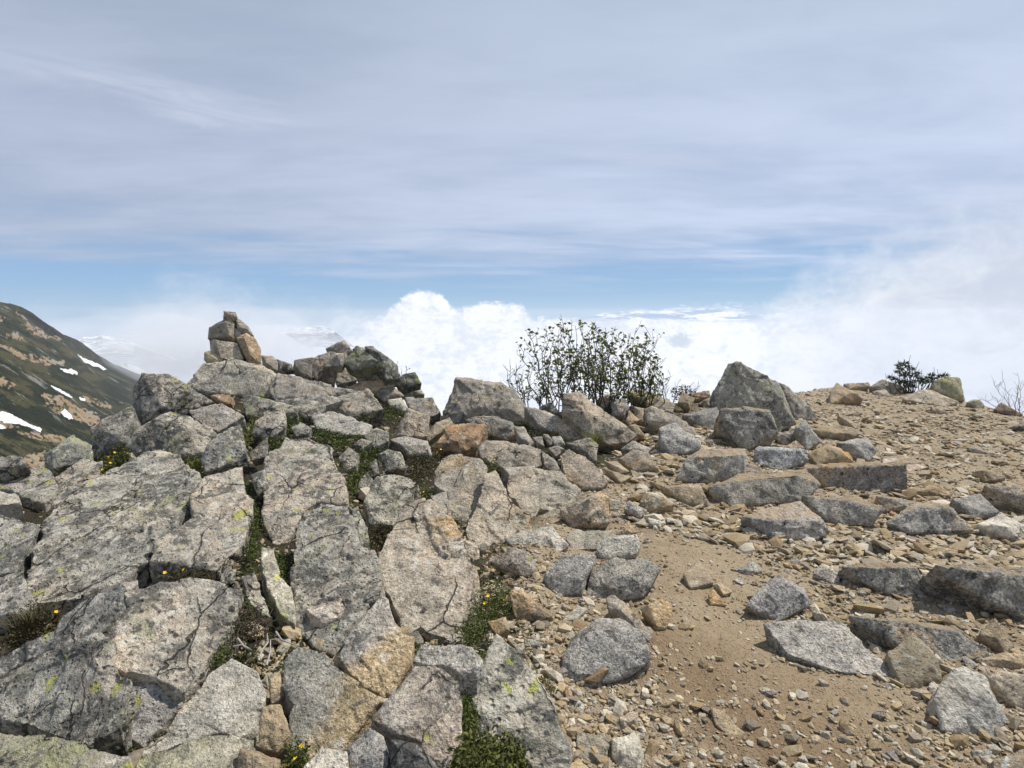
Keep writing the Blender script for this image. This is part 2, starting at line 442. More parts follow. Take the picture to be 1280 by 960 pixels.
def remesh(bm, vs, sharp=True):
    me = bpy.data.meshes.new('tmp'); bm.to_mesh(me); bm.free()
    o = bpy.data.objects.new('tmp', me); COL.objects.link(o)
    md = o.modifiers.new('r', 'REMESH'); md.mode = 'VOXEL'; md.voxel_size = vs; md.adaptivity = 0.0
    if sharp:
        dim = max(o.dimensions) or 1.0
        dep = int(min(8, max(4, math.ceil(math.log2(dim / 0.9 / vs)))))
        md.mode = 'SHARP'; md.octree_depth = dep; md.scale = min(0.95, max(0.5, dim / (2 ** dep * vs))); md.sharpness = 1.0; md.use_remove_disconnected = True
    dg = bpy.context.evaluated_depsgraph_get()
    ev = o.evaluated_get(dg); m2 = ev.to_mesh()
    n = len(m2.vertices); V = np.empty(n * 3, np.float32); m2.vertices.foreach_get('co', V)
    N = np.empty(n * 3, np.float32); m2.vertices.foreach_get('normal', N)
    lt = np.empty(len(m2.polygons), np.int32); m2.polygons.foreach_get('loop_total', lt)
    li = np.empty(len(m2.loops), np.int32); m2.loops.foreach_get('vertex_index', li)
    F = li.reshape(-1, 4) if (lt == 4).all() else None
    if F is None: print('not all quads', np.bincount(lt))
    ev.to_mesh_clear(); bpy.data.objects.remove(o); bpy.data.meshes.remove(me)
    return V.reshape(-1, 3).astype(float), N.reshape(-1, 3).astype(float), F

def smooth_pass(V, F, it=1, lam=0.5):
    e = np.concatenate([F[:, [0, 1]], F[:, [1, 2]], F[:, [2, 3]], F[:, [3, 0]]])
    for _ in range(it):
        S = np.zeros_like(V); c = np.zeros(len(V))
        np.add.at(S, e[:, 0], V[e[:, 1]]); np.add.at(S, e[:, 1], V[e[:, 0]])
        np.add.at(c, e[:, 0], 1); np.add.at(c, e[:, 1], 1)
        V = V + lam * (S / np.maximum(c, 1)[:, None] - V)
    return V

def weather(V, N, S, seed, rough=1.0, rnd=0):
    o = np.array([seed * 3.1, seed * 1.7, seed * 5.3])
    p = V + o
    d = 0.016 * S * fbm(p * (1.6 / S), 3, 1)
    d += 0.020 * S * rough * facet(p * (2.6 / S), 2)
    d += 0.006 * rough * fbm(p * 17, 3, 5)
    q = np.stack([p[:, 0] * 3.4 + p[:, 1] * .9, p[:, 1] * 1.5 - p[:, 0] * .4, p[:, 2] * 3.0], 1)
    d += min(0.018, 0.035 * S) * rough * facet(q + 0.15 * vnoise(p * 5)[:, None], 13)
    d += min(0.007, 0.02 * S) * rough * facet(p * 11.0 + 0.12 * vnoise(p * 9)[:, None], 4)
    # worn, chipped rims: knock material off where the surface turns sharply
    return V + N * d[:, None]

ROCKS = []
def rock(name, label, poly, mat, kind='hull', lean=40, roll=0, h=0.0, th=None, col=(1, 1, 1), ridge=None, d=None,
         group=None, cat='rock', shrink=0.0, rough=1.0, round_=0, vs=None, sink=0.10):
    seed = len(ROCKS) + 1
    rn = random.Random(seed * 77 + 5)
    arr = np.array(poly, float); cen = arr.mean(0); low = arr[arr[:, 1].argmax()]
    if kind == 'slab':
        lean += rn.uniform(-4, 4); roll += rn.uniform(-5, 5); h += rn.uniform(-.022, .022)
    n = np.array([math.sin(R(roll)), -math.sin(R(lean)) * math.cos(R(roll)), math.cos(R(lean)) * math.cos(R(roll))])
    n /= np.linalg.norm(n)
    anchor = cen if kind == 'slab' else low
    if d is not None:
        rr = ray(*anchor); P0 = EYE + rr * (d / rr[1])
    else:
        P0 = place(anchor[0], anchor[1], h)
        if P0 is None: P0 = place(anchor[0], 560, h)
    top = plane_pts(poly, P0, n)
    C = top.mean(0)
    a3 = 0.5 * np.linalg.norm(sum(np.cross(top[i] - C, top[(i + 1) % len(top)] - C) for i in range(len(top))))
    S = math.sqrt(max(a3, 1e-4)); dist = float(np.linalg.norm(C - EYE))
    if th is None: th = 0.55 * S if kind == 'hull' else max(0.22, 0.5 * S)
    if kind == 'slab':
        P = jitter_loop(top, 0.045, rn, 3)
        down = np.array([0.0, 0.0, -1.0]) * 0.75 - n * 0.25
        down /= np.linalg.norm(down)
        P = C + (P - C) * (1 + 0.006 / max(S, .1))
        Bt = C + (P - C) * 1.03 + down * th
        bm = bmesh.new()
        k = len(P)
        vt = [bm.verts.new(tuple(q)) for q in P]; vb = [bm.verts.new(tuple(q)) for q in Bt]
        # a slightly domed face: centre point pushed out, fan of triangles
        ft = bm.faces.new(vt); fb = bm.faces.new(list(reversed(vb)))
        for i in range(k): bm.faces.new((vt[i], vb[i], vb[(i + 1) % k], vt[(i + 1) % k]))
        bmesh.ops.triangulate(bm, faces=[ft, fb])
        bmesh.ops.recalc_face_normals(bm, faces=bm.faces[:])
    else:
        pts = list(top)
        rg = ridge
        if rg is None:
            rg = []
            for _ in range(2):
                q = arr[rn.randrange(len(arr))]; w = rn.uniform(0.30, 0.62)
                rg.append((*(cen * (1 - w) + q * w), rn.uniform(0.10, 0.24)))
        for (qx, qy, up) in rg:
            pts.append(plane_pts([(qx, qy)], P0, n)[0] * 1.0 + n * up * S)
        e = -n * 0.75 + np.array([0, 0.25, -0.65]); e /= np.linalg.norm(e)
        for q in top:
            pts.append(C + (q - C) * rn.uniform(0.78, 0.98) + e * th)
        bm = bmesh.new()
        for q in pts: bm.verts.new(tuple(q))
        r_ = bmesh.ops.convex_hull(bm, input=bm.verts[:])
        bmesh.ops.delete(bm, geom=[g for g in r_['geom_interior'] if isinstance(g, bmesh.types.BMVert)], context='VERTS')
        loose = [v for v in bm.verts if not v.link_faces]
        bmesh.ops.delete(bm, geom=loose, context='VERTS')
        bmesh.ops.recalc_face_normals(bm, faces=bm.faces[:])
    for v in bm.verts: v.co = (v.co - Vector(C)) * (1 - shrink)
    v_ = vs or min(max(dist * 0.0021, 0.0055), S * 0.06, 0.03)
    V, N, F = remesh(bm, v_, not round_)
    if F is None or len(V) < 20:
        print('REMESH FAILED', label); return None
    V = smooth_pass(V, F, 2 + 2 * round_, 0.5) if round_ else smooth_pass(V, F, 1, 0.18)
    V = weather(V, N, S, seed, rough)
    me = np_mesh(name, V, F, True)
    o = link(name, me, MAT[mat], None, C)
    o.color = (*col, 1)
    tag(o, label, cat, group)
    ROCKS.append(o)
    return o
# ---------------------------------------------------------------- the rocks, largest formations first
# each row: name, label, outline, material, options
S_, H_ = 'slab', 'hull'
BED = 'bedrock block'
T = []
def A(name, label, poly, mat, **k): T.append((name, label, poly, mat, k))

# ---- jointed bedrock in the left foreground
A('bedrock_block', 'broad crusty grey block with pale and black lichen across the left of the outcrop', [(60,647),(75,620),(120,600),(155,582),(200,561),(224,567),(250,598),(240,640),(216,660),(190,678),(186,702),(172,705),(105,742),(47,752),(33,712)], 'L', kind=S_, lean=14, roll=-4, h=.05, th=.5, cat=BED)
A('bedrock_block', 'pinkish grey block left of the long mossy joint, above two orange flowers', [(254,598),(303,583),(316,630),(306,675),(274,714),(233,706),(190,702),(194,680),(219,662),(243,642)], 'N', kind=S_, lean=14, roll=5, h=.045, th=.45, cat=BED)
A('bedrock_block', 'rough grey block on the left picture edge, upper side of the wide dark crack', [(-30,630),(15,645),(50,655),(24,713),(-30,722)], 'K', kind=S_, lean=18, roll=-5, h=.03, th=.4, cat=BED)
A('bedrock_block', 'small dark lichened block on the left picture edge beneath the wide dark crack', [(-30,728),(28,716),(44,752),(25,764),(-30,772)], 'K', kind=S_, lean=22, roll=-5, h=.02, th=.4, cat=BED)
A('flat_rock', 'narrow smooth pale slab on the left picture edge below the far snowfield', [(-30,613),(0,615),(20,617),(26,627),(-30,636)], 'W', kind=S_, lean=15, h=.02, cat='flat rock', col=(.85,.85,.85))
A('bedrock_block', 'low grey lichened block on the left skyline in front of the dark snowy slope', [(-30,612),(50,583),(65,590),(75,612),(55,627),(28,620),(15,612)], 'L', kind=S_, lean=18, h=.03, cat=BED, col=(.9,.9,.92))
A('bedrock_block', 'pinkish lichened block at the outcrop rim with a yellow flower on its edge', [(68,596),(100,574),(127,577),(121,597),(76,618)], 'N', kind=S_, lean=22, h=.04, cat=BED)
A('bedrock_block', 'protruding pinkish crusted block with an overhanging rim, left of the dead twig clump', [(156,742),(200,728),(238,722),(275,728),(299,741),(291,760),(262,808),(240,852),(228,862),(186,843),(146,834),(143,804),(150,780),(165,760)], 'N', kind=S_, lean=26, roll=7, h=.11, th=.5, cat=BED)
A('bedrock_block', 'dark streaked strip of rock running diagonally above the overhanging pinkish block', [(82,767),(112,746),(150,730),(160,746),(140,777),(118,797),(60,812),(-30,858),(-30,842),(70,787)], 'K', kind=S_, lean=30, roll=-14, h=.03, th=.45, cat=BED, col=(.85,.86,.9))
A('bedrock_block', 'long dark block dotted with black lichen above the yellow-lichened slab, bottom left', [(-30,862),(60,815),(118,799),(139,806),(141,836),(161,853),(150,908),(112,930),(55,914),(-30,898)], 'L', kind=S_, lean=34, roll=-8, h=.06, th=.5, cat=BED)
A('bedrock_block', 'broken bluish block wedged beneath the overhang of the pinkish block', [(152,858),(176,851),(215,862),(232,869),(204,905),(180,932),(158,918),(156,882)], 'K', kind=S_, lean=30, roll=10, h=-.03, th=.4, cat=BED, col=(.95,.97,1.05))
A('bedrock_block', 'slab dotted with yellow lichen along the bottom left edge of the picture', [(-30,912),(50,918),(112,934),(160,946),(158,985),(-30,985)], 'M', kind=S_, lean=26, h=.03, th=.4, cat=BED, col=(1.35,1.3,1.3))
A('bedrock_block', 'pale clean whitish slab with a hairline crack below the dead twig clump', [(242,869),(262,841),(290,822),(322,842),(328,880),(318,908),(300,922),(275,915),(226,928),(180,944),(186,928),(220,888)], 'W', kind=S_, lean=26, roll=8, h=.03, th=.45, cat=BED)
A('bedrock_block', 'yellow-green lichened slab at the bottom edge under the pale whitish slab', [(172,952),(224,931),(275,918),(316,925),(286,985),(165,985)], 'M', kind=S_, lean=24, roll=6, h=.01, th=.4, cat=BED, col=(1.5,1.45,1.35))
A('bedrock_block', 'pink upper half of the long central block, with grey lichen rosettes', [(331,620),(333,590),(338,565),(357,547),(385,545),(416,557),(421,585),(428,598),(432,628),(400,626),(376,641),(366,666),(347,683),(338,668)], 'N', kind=S_, lean=20, roll=3, h=.07, th=.5, cat=BED)
A('bedrock_block', 'lower half of the long central block, speckled grey and tapering to a point downward', [(369,671),(378,646),(402,631),(432,633),(441,644),(449,682),(465,688),(477,728),(470,745),(450,772),(421,816),(400,812),(372,776),(366,730)], 'L', kind=S_, lean=22, roll=-2, h=.06, th=.5, cat=BED)
A('bedrock_block', 'thin lichened splinter along the right side of the central block', [(435,632),(451,641),(459,671),(450,681),(441,647)], 'L', kind=S_, lean=18, h=.05, cat=BED)
A('bedrock_block', 'slim greenish strip of rock beside the joint, left of the pointed central block', [(328,684),(343,688),(348,720),(364,735),(368,780),(350,765),(335,735)], 'M', kind=S_, lean=20, h=.02, cat=BED, col=(1.5,1.45,1.4))
A('bedrock_block', 'small pale wedge in the joint above the dead twigs', [(303,722),(318,716),(326,742),(340,770),(328,768),(308,742)], 'L', kind=S_, lean=25, h=.02, cat=BED)
A('bedrock_block', 'great smooth slab of speckled granite mid outcrop, pinkish on its lower right edge', [(479,734),(472,700),(485,671),(507,633),(530,623),(556,644),(577,668),(586,697),(599,718),(587,750),(566,798),(534,790),(526,782),(516,789),(504,790),(488,748)], 'P', kind=S_, lean=22, roll=4, h=.05, th=.5, cat=BED)
A('bedrock_block', 'grey wedge with orange-tan foot between the pointed central block and great smooth slab', [(450,776),(475,744),(485,750),(502,792),(516,797),(513,828),(481,869),(441,843),(423,821)], 'Y', kind=S_, lean=28, roll=2, h=.02, th=.5, cat=BED, col=(.95,.95,.97))
A('bedrock_block', 'two-tone block, grey left and ochre right, with a tiny moss tuft', [(358,828),(373,808),(406,817),(437,846),(475,874),(446,908),(424,934),(382,952),(363,931),(366,880)], 'X', kind=S_, lean=26, h=.04, th=.5, cat=BED, col=(.92,.93,.94))
A('bedrock_block', 'small blue-grey block with a sharp lower edge beside the flowering cushion', [(518,826),(528,803),(560,806),(590,811),(602,825),(594,841),(575,841),(552,831)], 'B', kind=S_, lean=30, h=.07, th=.4, cat=BED)
A('bedrock_block', 'smooth rounded grey-green block split from the brownish one by a wavy crack', [(518,833),(550,836),(574,850),(577,870),(556,892),(530,911),(527,926),(500,916),(466,899),(476,889),(501,860)], 'G', kind=S_, lean=28, h=.04, th=.5, cat=BED)
A('bedrock_block', 'brownish grey block against the mossy gully left of the lime-spotted pointed block', [(532,916),(557,894),(575,876),(576,935),(556,962),(528,932)], 'G', kind=S_, lean=28, h=.03, th=.45, cat=BED, col=(1.08,1.0,.93))
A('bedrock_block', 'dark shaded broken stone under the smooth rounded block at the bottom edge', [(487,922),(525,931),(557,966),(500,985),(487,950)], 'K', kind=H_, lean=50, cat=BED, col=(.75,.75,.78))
A('bedrock_block', 'grey faceted stone at the bottom edge between the bright stone and the dark broken one', [(434,934),(462,908),(480,920),(486,945),(478,985),(438,985)], 'B', kind=H_, lean=35, roll=-8, cat=BED, col=(.9,.9,.93))
A('stone', 'bright pale grey stone at the bottom edge beside small orange flowers', [(366,975),(402,930),(433,942),(440,985),(370,990)], 'W', kind=H_, lean=30, roll=6, h=.03, cat='stone', col=(1.1,1.1,1.1))
A('bedrock_block', 'pointed block with lime lichen spots standing right of the mossy gully', [(621,794),(652,822),(665,838),(690,880),(711,930),(716,985),(660,985),(652,944),(620,934),(592,932),(594,896),(590,862),(607,828)], 'L', kind=S_, lean=32, roll=6, h=.08, th=.5, cat=BED, col=(.93,.95,.95))
A('bedrock_block', 'tall round-topped grey slab left of the hairline crack, below the rusty stone', [(543,604),(551,571),(575,568),(600,575),(607,583),(600,624),(580,661),(562,640),(559,615)], 'G', kind=S_, lean=24, h=.06, th=.45, cat=BED, col=(1.02,1,.95))
A('bedrock_block', 'grey slab with a tan foot right of the hairline crack', [(606,592),(619,588),(635,618),(665,660),(634,679),(593,698),(582,664),(591,642),(602,616)], 'P', kind=S_, lean=22, h=.04, th=.45, cat=BED, col=(.92,.93,.93))
A('bedrock_block', 'wide slab with a forked dark crack at its upper left and a bleached right end', [(626,583),(642,585),(700,588),(725,612),(702,640),(668,657),(634,608)], 'P', kind=S_, lean=20, h=.04, th=.45, cat=BED, col=(.98,.99,.99))
A('bedrock_block', 'small block between the great smooth slab and the tall grey slab', [(538,620),(557,615),(559,637),(551,645)], 'G', kind=S_, lean=22, h=.04, cat=BED)
A('bedrock_block', 'four-sided block with lime lichen tilted towards the flowery hollow', [(471,597),(490,593),(523,607),(505,632),(492,656),(461,655)], 'L', kind=S_, lean=30, h=.13, th=.35, cat=BED, col=(1.05,1.05,1.02))
A('bedrock_block', 'shaded recessed block left of the lime-lichened four-sided block', [(441,615),(459,590),(467,601),(461,640)], 'K', kind=S_, lean=40, h=-.03, cat=BED, col=(.85,.85,.85))
A('stone', 'knobbly rounded stone set in moss, right of the pink central block top', [(421,572),(435,557),(450,569),(446,582),(432,589)], 'L', kind=H_, lean=40, round_=1, cat='stone')
A('stone', 'rounded pale stone with dark dots set in brown heath', [(472,567),(485,560),(502,564),(509,586),(480,589)], 'L', kind=H_, lean=40, round_=1, cat='stone', col=(1.1,1.1,1.1))
A('stone', 'small dark wedge between the two rounded stones set in the moss', [(461,580),(470,574),(475,592),(467,595)], 'K', kind=H_, lean=45, cat='stone')
A('bedrock_block', 'flat-topped block with a shaded undercut directly above the brown heath hollow', [(487,550),(507,545),(535,551),(540,570),(511,568)], 'G', kind=H_, lean=38, cat=BED, ridge=[(500,558,.15),(533,560,.12)])
A('stone', 'flat rusty orange stone with a dark front edge in the middle of the outcrop', [(539,559),(565,530),(605,529),(611,534),(597,559),(570,566)], 'R', kind=H_, lean=36, h=.0, cat='stone', ridge=[(545,556,.10),(570,558,.16),(600,549,.16),(606,536,.14)], col=(1.2,1.1,1.0))
A('bedrock_block', 'small pale lichened block at the head of the mossy joint', [(312,595),(331,587),(336,610),(322,617)], 'L', kind=H_, lean=35, cat=BED)
A('bedrock_block', 'pale lichened block above the long pink central block', [(311,567),(335,545),(332,571),(315,575)], 'L', kind=H_, lean=35, cat=BED)
A('bedrock_block', 'pinkish knob with pale lichen and a mossy left side below the cairn ledge', [(315,545),(318,526),(336,514),(355,512),(357,532),(341,548)], 'N', kind=H_, lean=42, cat=BED, h=.02)
A('bedrock_block', 'small mottled block between two moss cushions', [(363,535),(375,527),(390,535),(386,541),(370,546)], 'L', kind=H_, lean=35, cat=BED)

# ---- upper left rim
A('boulder', 'big grey boulder with a shaded left face on the left skyline', [(165,487),(178,467),(210,467),(236,482),(232,490),(215,513),(175,535),(167,531)], 'K', kind=H_, lean=58, roll=4, cat='boulder', ridge=[(187,480,.22),(208,512,.20)], col=(1.0,.98,.97))
A('flat_rock', 'angular lichened slab wedged beside the big grey skyline boulder', [(216,490),(240,485),(267,502),(236,512),(214,511)], 'L', kind=H_, lean=40, roll=6, cat='flat rock', col=(.93,.93,.93))
A('flat_rock', 'smooth grey slab lying below the cairn ledge with a dark crack over it', [(236,513),(277,503),(305,520),(272,540),(241,523)], 'G', kind=H_, lean=35, cat='flat rock', ridge=[(260,518,.06),(285,520,.06)])
A('stone', 'small brownish stone tucked under the cairn ledge', [(262,495),(280,491),(291,497),(290,506),(270,502)], 'R', kind=H_, lean=50, cat='stone', col=(1.1,1.1,1.1))
A('boulder', 'wide hunched boulder with pink crust on its crown and a shaded base', [(158,557),(170,537),(212,514),(240,521),(270,540),(252,567),(215,572),(175,567)], 'L', kind=H_, lean=48, cat='boulder', ridge=[(200,530,.18),(235,540,.20),(180,548,.12)], col=(.95,.94,.92))
A('boulder', 'leaning grey boulder at the rim behind the yellow-flowered cushion', [(112,535),(165,507),(167,535),(157,555),(117,572)], 'L', kind=H_, lean=52, roll=-6, cat='boulder', col=(.95,.95,.95))
A('boulder', 'greenish pale boulder on the left rim in front of the tan scree', [(55,570),(92,543),(115,557),(115,575),(67,586)], 'M', kind=H_, lean=46, cat='boulder', col=(1.7,1.7,1.7))
A('boulder', 'dark rough boulder cut by the left picture edge', [(-30,572),(22,567),(35,582),(20,592),(-30,608)], 'K', kind=H_, lean=55, cat='boulder', col=(.8,.8,.83))
A('bedrock_block', 'block with a shaded olive front below the wide hunched boulder', [(272,541),(300,532),(308,566),(290,580),(256,590),(250,574),(261,557)], 'L', kind=H_, lean=42, cat=BED, ridge=[(285,556,.16),(262,560,.12)])
A('flat_rock', 'broad pale ledge carrying the cairn', [(231,482),(254,454),(290,450),(325,456),(356,472),(350,498),(302,491),(290,487),(262,491),(240,486)], 'G', kind=H_, lean=44, cat='flat rock', h=.02, ridge=[(262,459,.10),(318,463,.10),(300,482,.06)], col=(1.05,1.05,1.0))
A('flat_rock', 'long weathered ledge running right from the cairn ledge', [(335,487),(345,468),(375,470),(415,482),(414,493),(380,501),(345,502)], 'G', kind=H_, lean=42, cat='flat rock', ridge=[(360,476,.05),(395,484,.05)])

A('bedrock_block', 'low weathered rock filling the dip below the cairn ledge', [(302,493),(345,501),(372,509),(360,516),(330,521),(306,519)], 'L', kind=H_, lean=30, cat=BED, col=(.95,.95,.92))
A('bedrock_block', 'flat weathered rock under the long ledge right of the cairn', [(346,502),(412,493),(430,500),(405,508),(371,511)], 'G', kind=H_, lean=28, cat=BED)
A('bedrock_block', 'low mottled rock beneath the blue-grey slab and the moss strip', [(455,545),(470,534),(486,540),(486,552),(466,560)], 'L', kind=H_, lean=34, cat=BED)
A('bedrock_block', 'small flat rock at the head of the flowery moss joint', [(440,556),(452,548),(466,552),(452,562)], 'L', kind=H_, lean=30, cat=BED)
# ---- the cairn
CD = 6.85
A('cairn_stone',  'front stone with a bright face in the bottom course of the cairn', [(260,424),(275,425),(300,429),(307,454),(282,456),(262,440)], 'G', kind=H_, lean=66, shrink=.05, vs=.0085, rough=.7, d=CD-.08, th=.22, cat='stone', ridge=[(274,428,.34),(281,452,.36),(299,431,.14)], col=(1.2,1.13,1.0))
A('cairn_stone',  'small tan stone at the lower left foot of the cairn', [(255,440),(261,438),(279,446),(279,454),(265,456),(254,450)], 'T', kind=H_, lean=65, shrink=.055, vs=.0085, rough=.7, d=CD-.16, th=.14, cat='stone', col=(.85,.85,.8))
A('cairn_stone',  'large orange-brown stone leaning on the right side of the cairn', [(294,422),(307,414),(320,422),(327,437),(327,456),(312,455),(306,446),(299,431)], 'O', kind=H_, lean=66, roll=22, shrink=.055, vs=.0085, rough=.7, d=CD-.03, th=.22, cat='stone', ridge=[(305,424,.25),(314,448,.28)], col=(1.12,.98,.84))
A('cairn_stone',  'broad dark block in the upper left of the cairn', [(278,400),(294,395),(294,425),(259,424),(260,409),(265,407)], 'G', kind=H_, lean=76, shrink=.055, vs=.0085, rough=.7, d=CD+.02, th=.22, cat='stone', ridge=[(286,404,.22),(290,421,.22),(266,420,.06)], col=(1.0,.96,.86))
A('cairn_stone',  'slanting grey stone on the upper right shoulder of the cairn', [(293,397),(300,399),(310,407),(318,420),(308,419),(296,411)], 'G', kind=H_, lean=60, roll=25, shrink=.055, vs=.0085, rough=.7, d=CD+.10, th=.16, cat='stone', col=(1.0,.96,.9))
A('cairn_stone',  'flat square cap stone on top of the cairn', [(279,388),(295,390),(296,396),(290,399),(278,400)], 'G', kind=H_, lean=70, shrink=.055, vs=.0085, rough=.7, d=CD+.05, th=.14, cat='stone', col=(1.1,1.02,.9))
A('cairn_stone',  'little wedge stone filling the gap at the middle of the cairn', [(291,409),(300,412),(303,420),(292,424)], 'P', kind=H_, lean=70, shrink=.055, vs=.0085, rough=.7, d=CD+.04, th=.12, cat='stone')

# ---- rubble crest right of the cairn
A('boulder', 'grey stone just right of the cairn foot', [(327,444),(340,445),(350,452),(347,464),(328,459)], 'G', kind=H_, lean=55, cat='boulder')
A('boulder', 'dark tilted slab on the crest between the cairn and the rubble peak', [(346,449),(365,455),(367,463),(348,464)], 'K', kind=H_, lean=60, cat='boulder', col=(.8,.8,.8))
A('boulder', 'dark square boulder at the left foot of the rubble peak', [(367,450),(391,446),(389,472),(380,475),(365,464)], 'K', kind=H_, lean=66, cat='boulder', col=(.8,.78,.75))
A('boulder', 'pointed grey boulder forming the top of the rubble peak', [(407,436),(430,425),(440,437),(433,445),(415,441)], 'G', kind=H_, lean=60, cat='boulder', d=7.75, col=(.8,.8,.8))
A('boulder', 'grey slab just under the top of the rubble peak', [(411,439),(433,443),(427,457),(401,459)], 'G', kind=H_, lean=50, cat='boulder', d=7.6, col=(.95,.95,.95))
A('boulder', 'leaning grey boulder on the left flank of the rubble peak', [(390,448),(412,439),(414,447),(401,459),(393,473),(388,462)], 'G', kind=H_, lean=55, cat='boulder', d=7.5, col=(.9,.88,.85))
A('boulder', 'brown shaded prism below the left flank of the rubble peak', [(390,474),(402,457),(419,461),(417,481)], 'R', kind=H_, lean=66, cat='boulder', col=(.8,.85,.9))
A('boulder', 'bright faceted boulder at the front of the rubble peak', [(416,461),(432,455),(447,475),(421,482)], 'G', kind=H_, lean=48, roll=14, cat='boulder', col=(1.1,1.08,1.02))
A('boulder', 'olive mossy boulder right of the rubble peak', [(427,453),(445,432),(458,434),(481,456),(440,463)], 'M', kind=H_, lean=55, cat='boulder', d=7.6)
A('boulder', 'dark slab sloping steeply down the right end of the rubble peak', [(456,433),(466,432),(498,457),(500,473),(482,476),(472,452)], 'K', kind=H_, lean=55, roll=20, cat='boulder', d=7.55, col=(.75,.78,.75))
A('boulder', 'blue-grey rounded boulder under the olive mossy one', [(440,463),(467,456),(481,461),(480,475),(452,477)], 'B', kind=H_, lean=55, cat='boulder', col=(.9,.9,.92))
A('flat_rock', 'flat brown slab lying under the blue-grey boulder on the crest', [(431,484),(452,476),(490,476),(493,481),(460,490),(433,491)], 'R', kind=H_, lean=40, cat='flat rock', col=(1.15,1.2,1.2))
A('boulder', 'grey block with a dark left face at the right end of the crest', [(465,490),(490,482),(506,495),(480,502)], 'G', kind=H_, lean=48, cat='boulder', col=(.85,.85,.85))
A('boulder', 'dark boulder beside the little sprig at the low end of the crest', [(495,482),(503,468),(519,465),(527,479),(501,486)], 'K', kind=H_, lean=58, cat='boulder', col=(.7,.75,.72))
A('boulder', 'greenish grey boulder on the low saddle left of the cloud tower gap', [(500,487),(522,480),(531,493),(505,496)], 'M', kind=H_, lean=50, cat='boulder', col=(1.5,1.5,1.5))
A('flat_rock', 'pinkish flat-topped slab with a shaded left end, above the green patch', [(404,506),(415,497),(460,487),(481,511),(438,522),(420,515)], 'N', kind=H_, lean=34, cat='flat rock', ridge=[(420,500,.10),(437,517,.10),(460,492,.04)], col=(1,.98,.97))
A('flat_rock', 'blue-grey slab lying between two moss patches', [(390,521),(412,513),(466,532),(455,544),(430,543),(396,536)], 'B', kind=H_, lean=28, cat='flat rock', ridge=[(420,524,.04),(440,534,.04)], col=(1.05,1.05,1.05))
A('bedrock_block', 'grey mottled block left of the blue-grey slab', [(367,510),(385,498),(408,506),(402,518),(380,522)], 'L', kind=H_, lean=36, cat=BED)
A('bedrock_block', 'flat pale rock at the base of the crest rubble', [(414,484),(430,486),(455,490),(412,497)], 'G', kind=H_, lean=40, cat=BED)
A('stone', 'pale greenish stone beside the green patch at the crest', [(485,500),(502,497),(510,510),(505,514),(487,507)], 'M', kind=H_, lean=42, cat='stone', col=(1.7,1.7,1.7))
A('boulder', 'upright grey stone with a pink top and a shaded left side', [(495,544),(509,510),(518,512),(537,520),(535,545),(506,553)], 'P', kind=H_, lean=50, roll=6, cat='boulder', ridge=[(512,516,.18),(507,548,.18)], col=(.95,.93,.92))
A('flat_rock', 'pale flat rock behind the upright stone with the pink top', [(506,497),(540,497),(551,515),(540,521),(512,510)], 'G', kind=H_, lean=38, cat='flat rock', ridge=[(530,505,.05)])
A('stone', 'orange wedge stone left of the rusty orange stone', [(532,543),(545,528),(562,522),(566,529),(547,536),(535,552)], 'O', kind=H_, lean=40, cat='stone')

# ---- the middle crest
A('boulder', 'big flat-sided boulder on the skyline left of the leafy shrub', [(552,523),(570,472),(595,474),(627,479),(645,490),(667,523),(667,531),(640,528),(617,519),(582,521),(565,528)], 'G', kind=H_, lean=58, cat='boulder', ridge=[(572,478,.10),(600,512,.12),(640,515,.10),(615,484,.10)], col=(1,.99,.96))
A('boulder', 'weathered low rock with a shaded front under the big flat-sided boulder', [(580,525),(592,520),(618,519),(642,528),(648,546),(645,553),(620,546),(600,531)], 'G', kind=H_, lean=48, cat='boulder', ridge=[(618,526,.14),(638,534,.14)], col=(.85,.85,.83))
A('flat_rock', 'narrow upright slab between the weathered low rock and the dark seedlings', [(642,533),(655,533),(667,553),(662,559),(647,553)], 'G', kind=H_, lean=45, cat='flat rock')
A('flat_rock', 'long slab slanting down to the right below the shrub', [(655,508),(680,513),(707,526),(731,543),(727,548),(712,549),(672,531)], 'G', kind=H_, lean=42, cat='flat rock', ridge=[(680,518,.07),(706,532,.07)])
A('boulder', 'large wedge-shaped boulder with a tan foot in front of the shrub', [(700,514),(706,492),(725,491),(743,505),(770,527),(799,543),(786,553),(760,556),(732,540),(718,520)], 'P', kind=H_, lean=48, cat='boulder', ridge=[(712,497,.12),(724,515,.16),(765,538,.10)], col=(1,.98,.95))
A('flat_rock', 'long tan-grey block lying above the forked crack slab', [(597,561),(605,551),(640,552),(676,562),(678,581),(660,587),(625,584),(602,573)], 'P', kind=H_, lean=34, cat='flat rock', ridge=[(610,556,.07),(660,566,.07),(640,575,.07)], col=(.93,.93,.92))
A('stone', 'grey end piece broken off the long tan-grey block', [(677,563),(694,575),(706,597),(681,584)], 'G', kind=H_, lean=32, cat='stone')
A('stone', 'first little stone in the row below the dark seedlings', [(666,547),(677,545),(681,558),(670,557)], 'G', kind=H_, lean=45, cat='stone')
A('stone', 'slim little stone in the middle of the row below the slanting slab', [(679,543),(685,543),(693,553),(687,557)], 'G', kind=H_, lean=45, cat='stone', col=(.9,.9,.9))
A('stone', 'grey cube-like stone at the right of the row below the slanting slab', [(690,546),(701,545),(706,556),(693,558)], 'B', kind=H_, lean=45, cat='stone')
A('stone', 'squat stone under the row of little stones', [(685,560),(697,557),(706,562),(695,571)], 'G', kind=H_, lean=42, cat='stone')
A('boulder', 'lichened block with yellow flowers before it, left of the grass tuft', [(707,553),(737,547),(747,556),(746,577),(732,572),(717,562)], 'L', kind=H_, lean=45, cat='boulder', col=(.9,.88,.86))
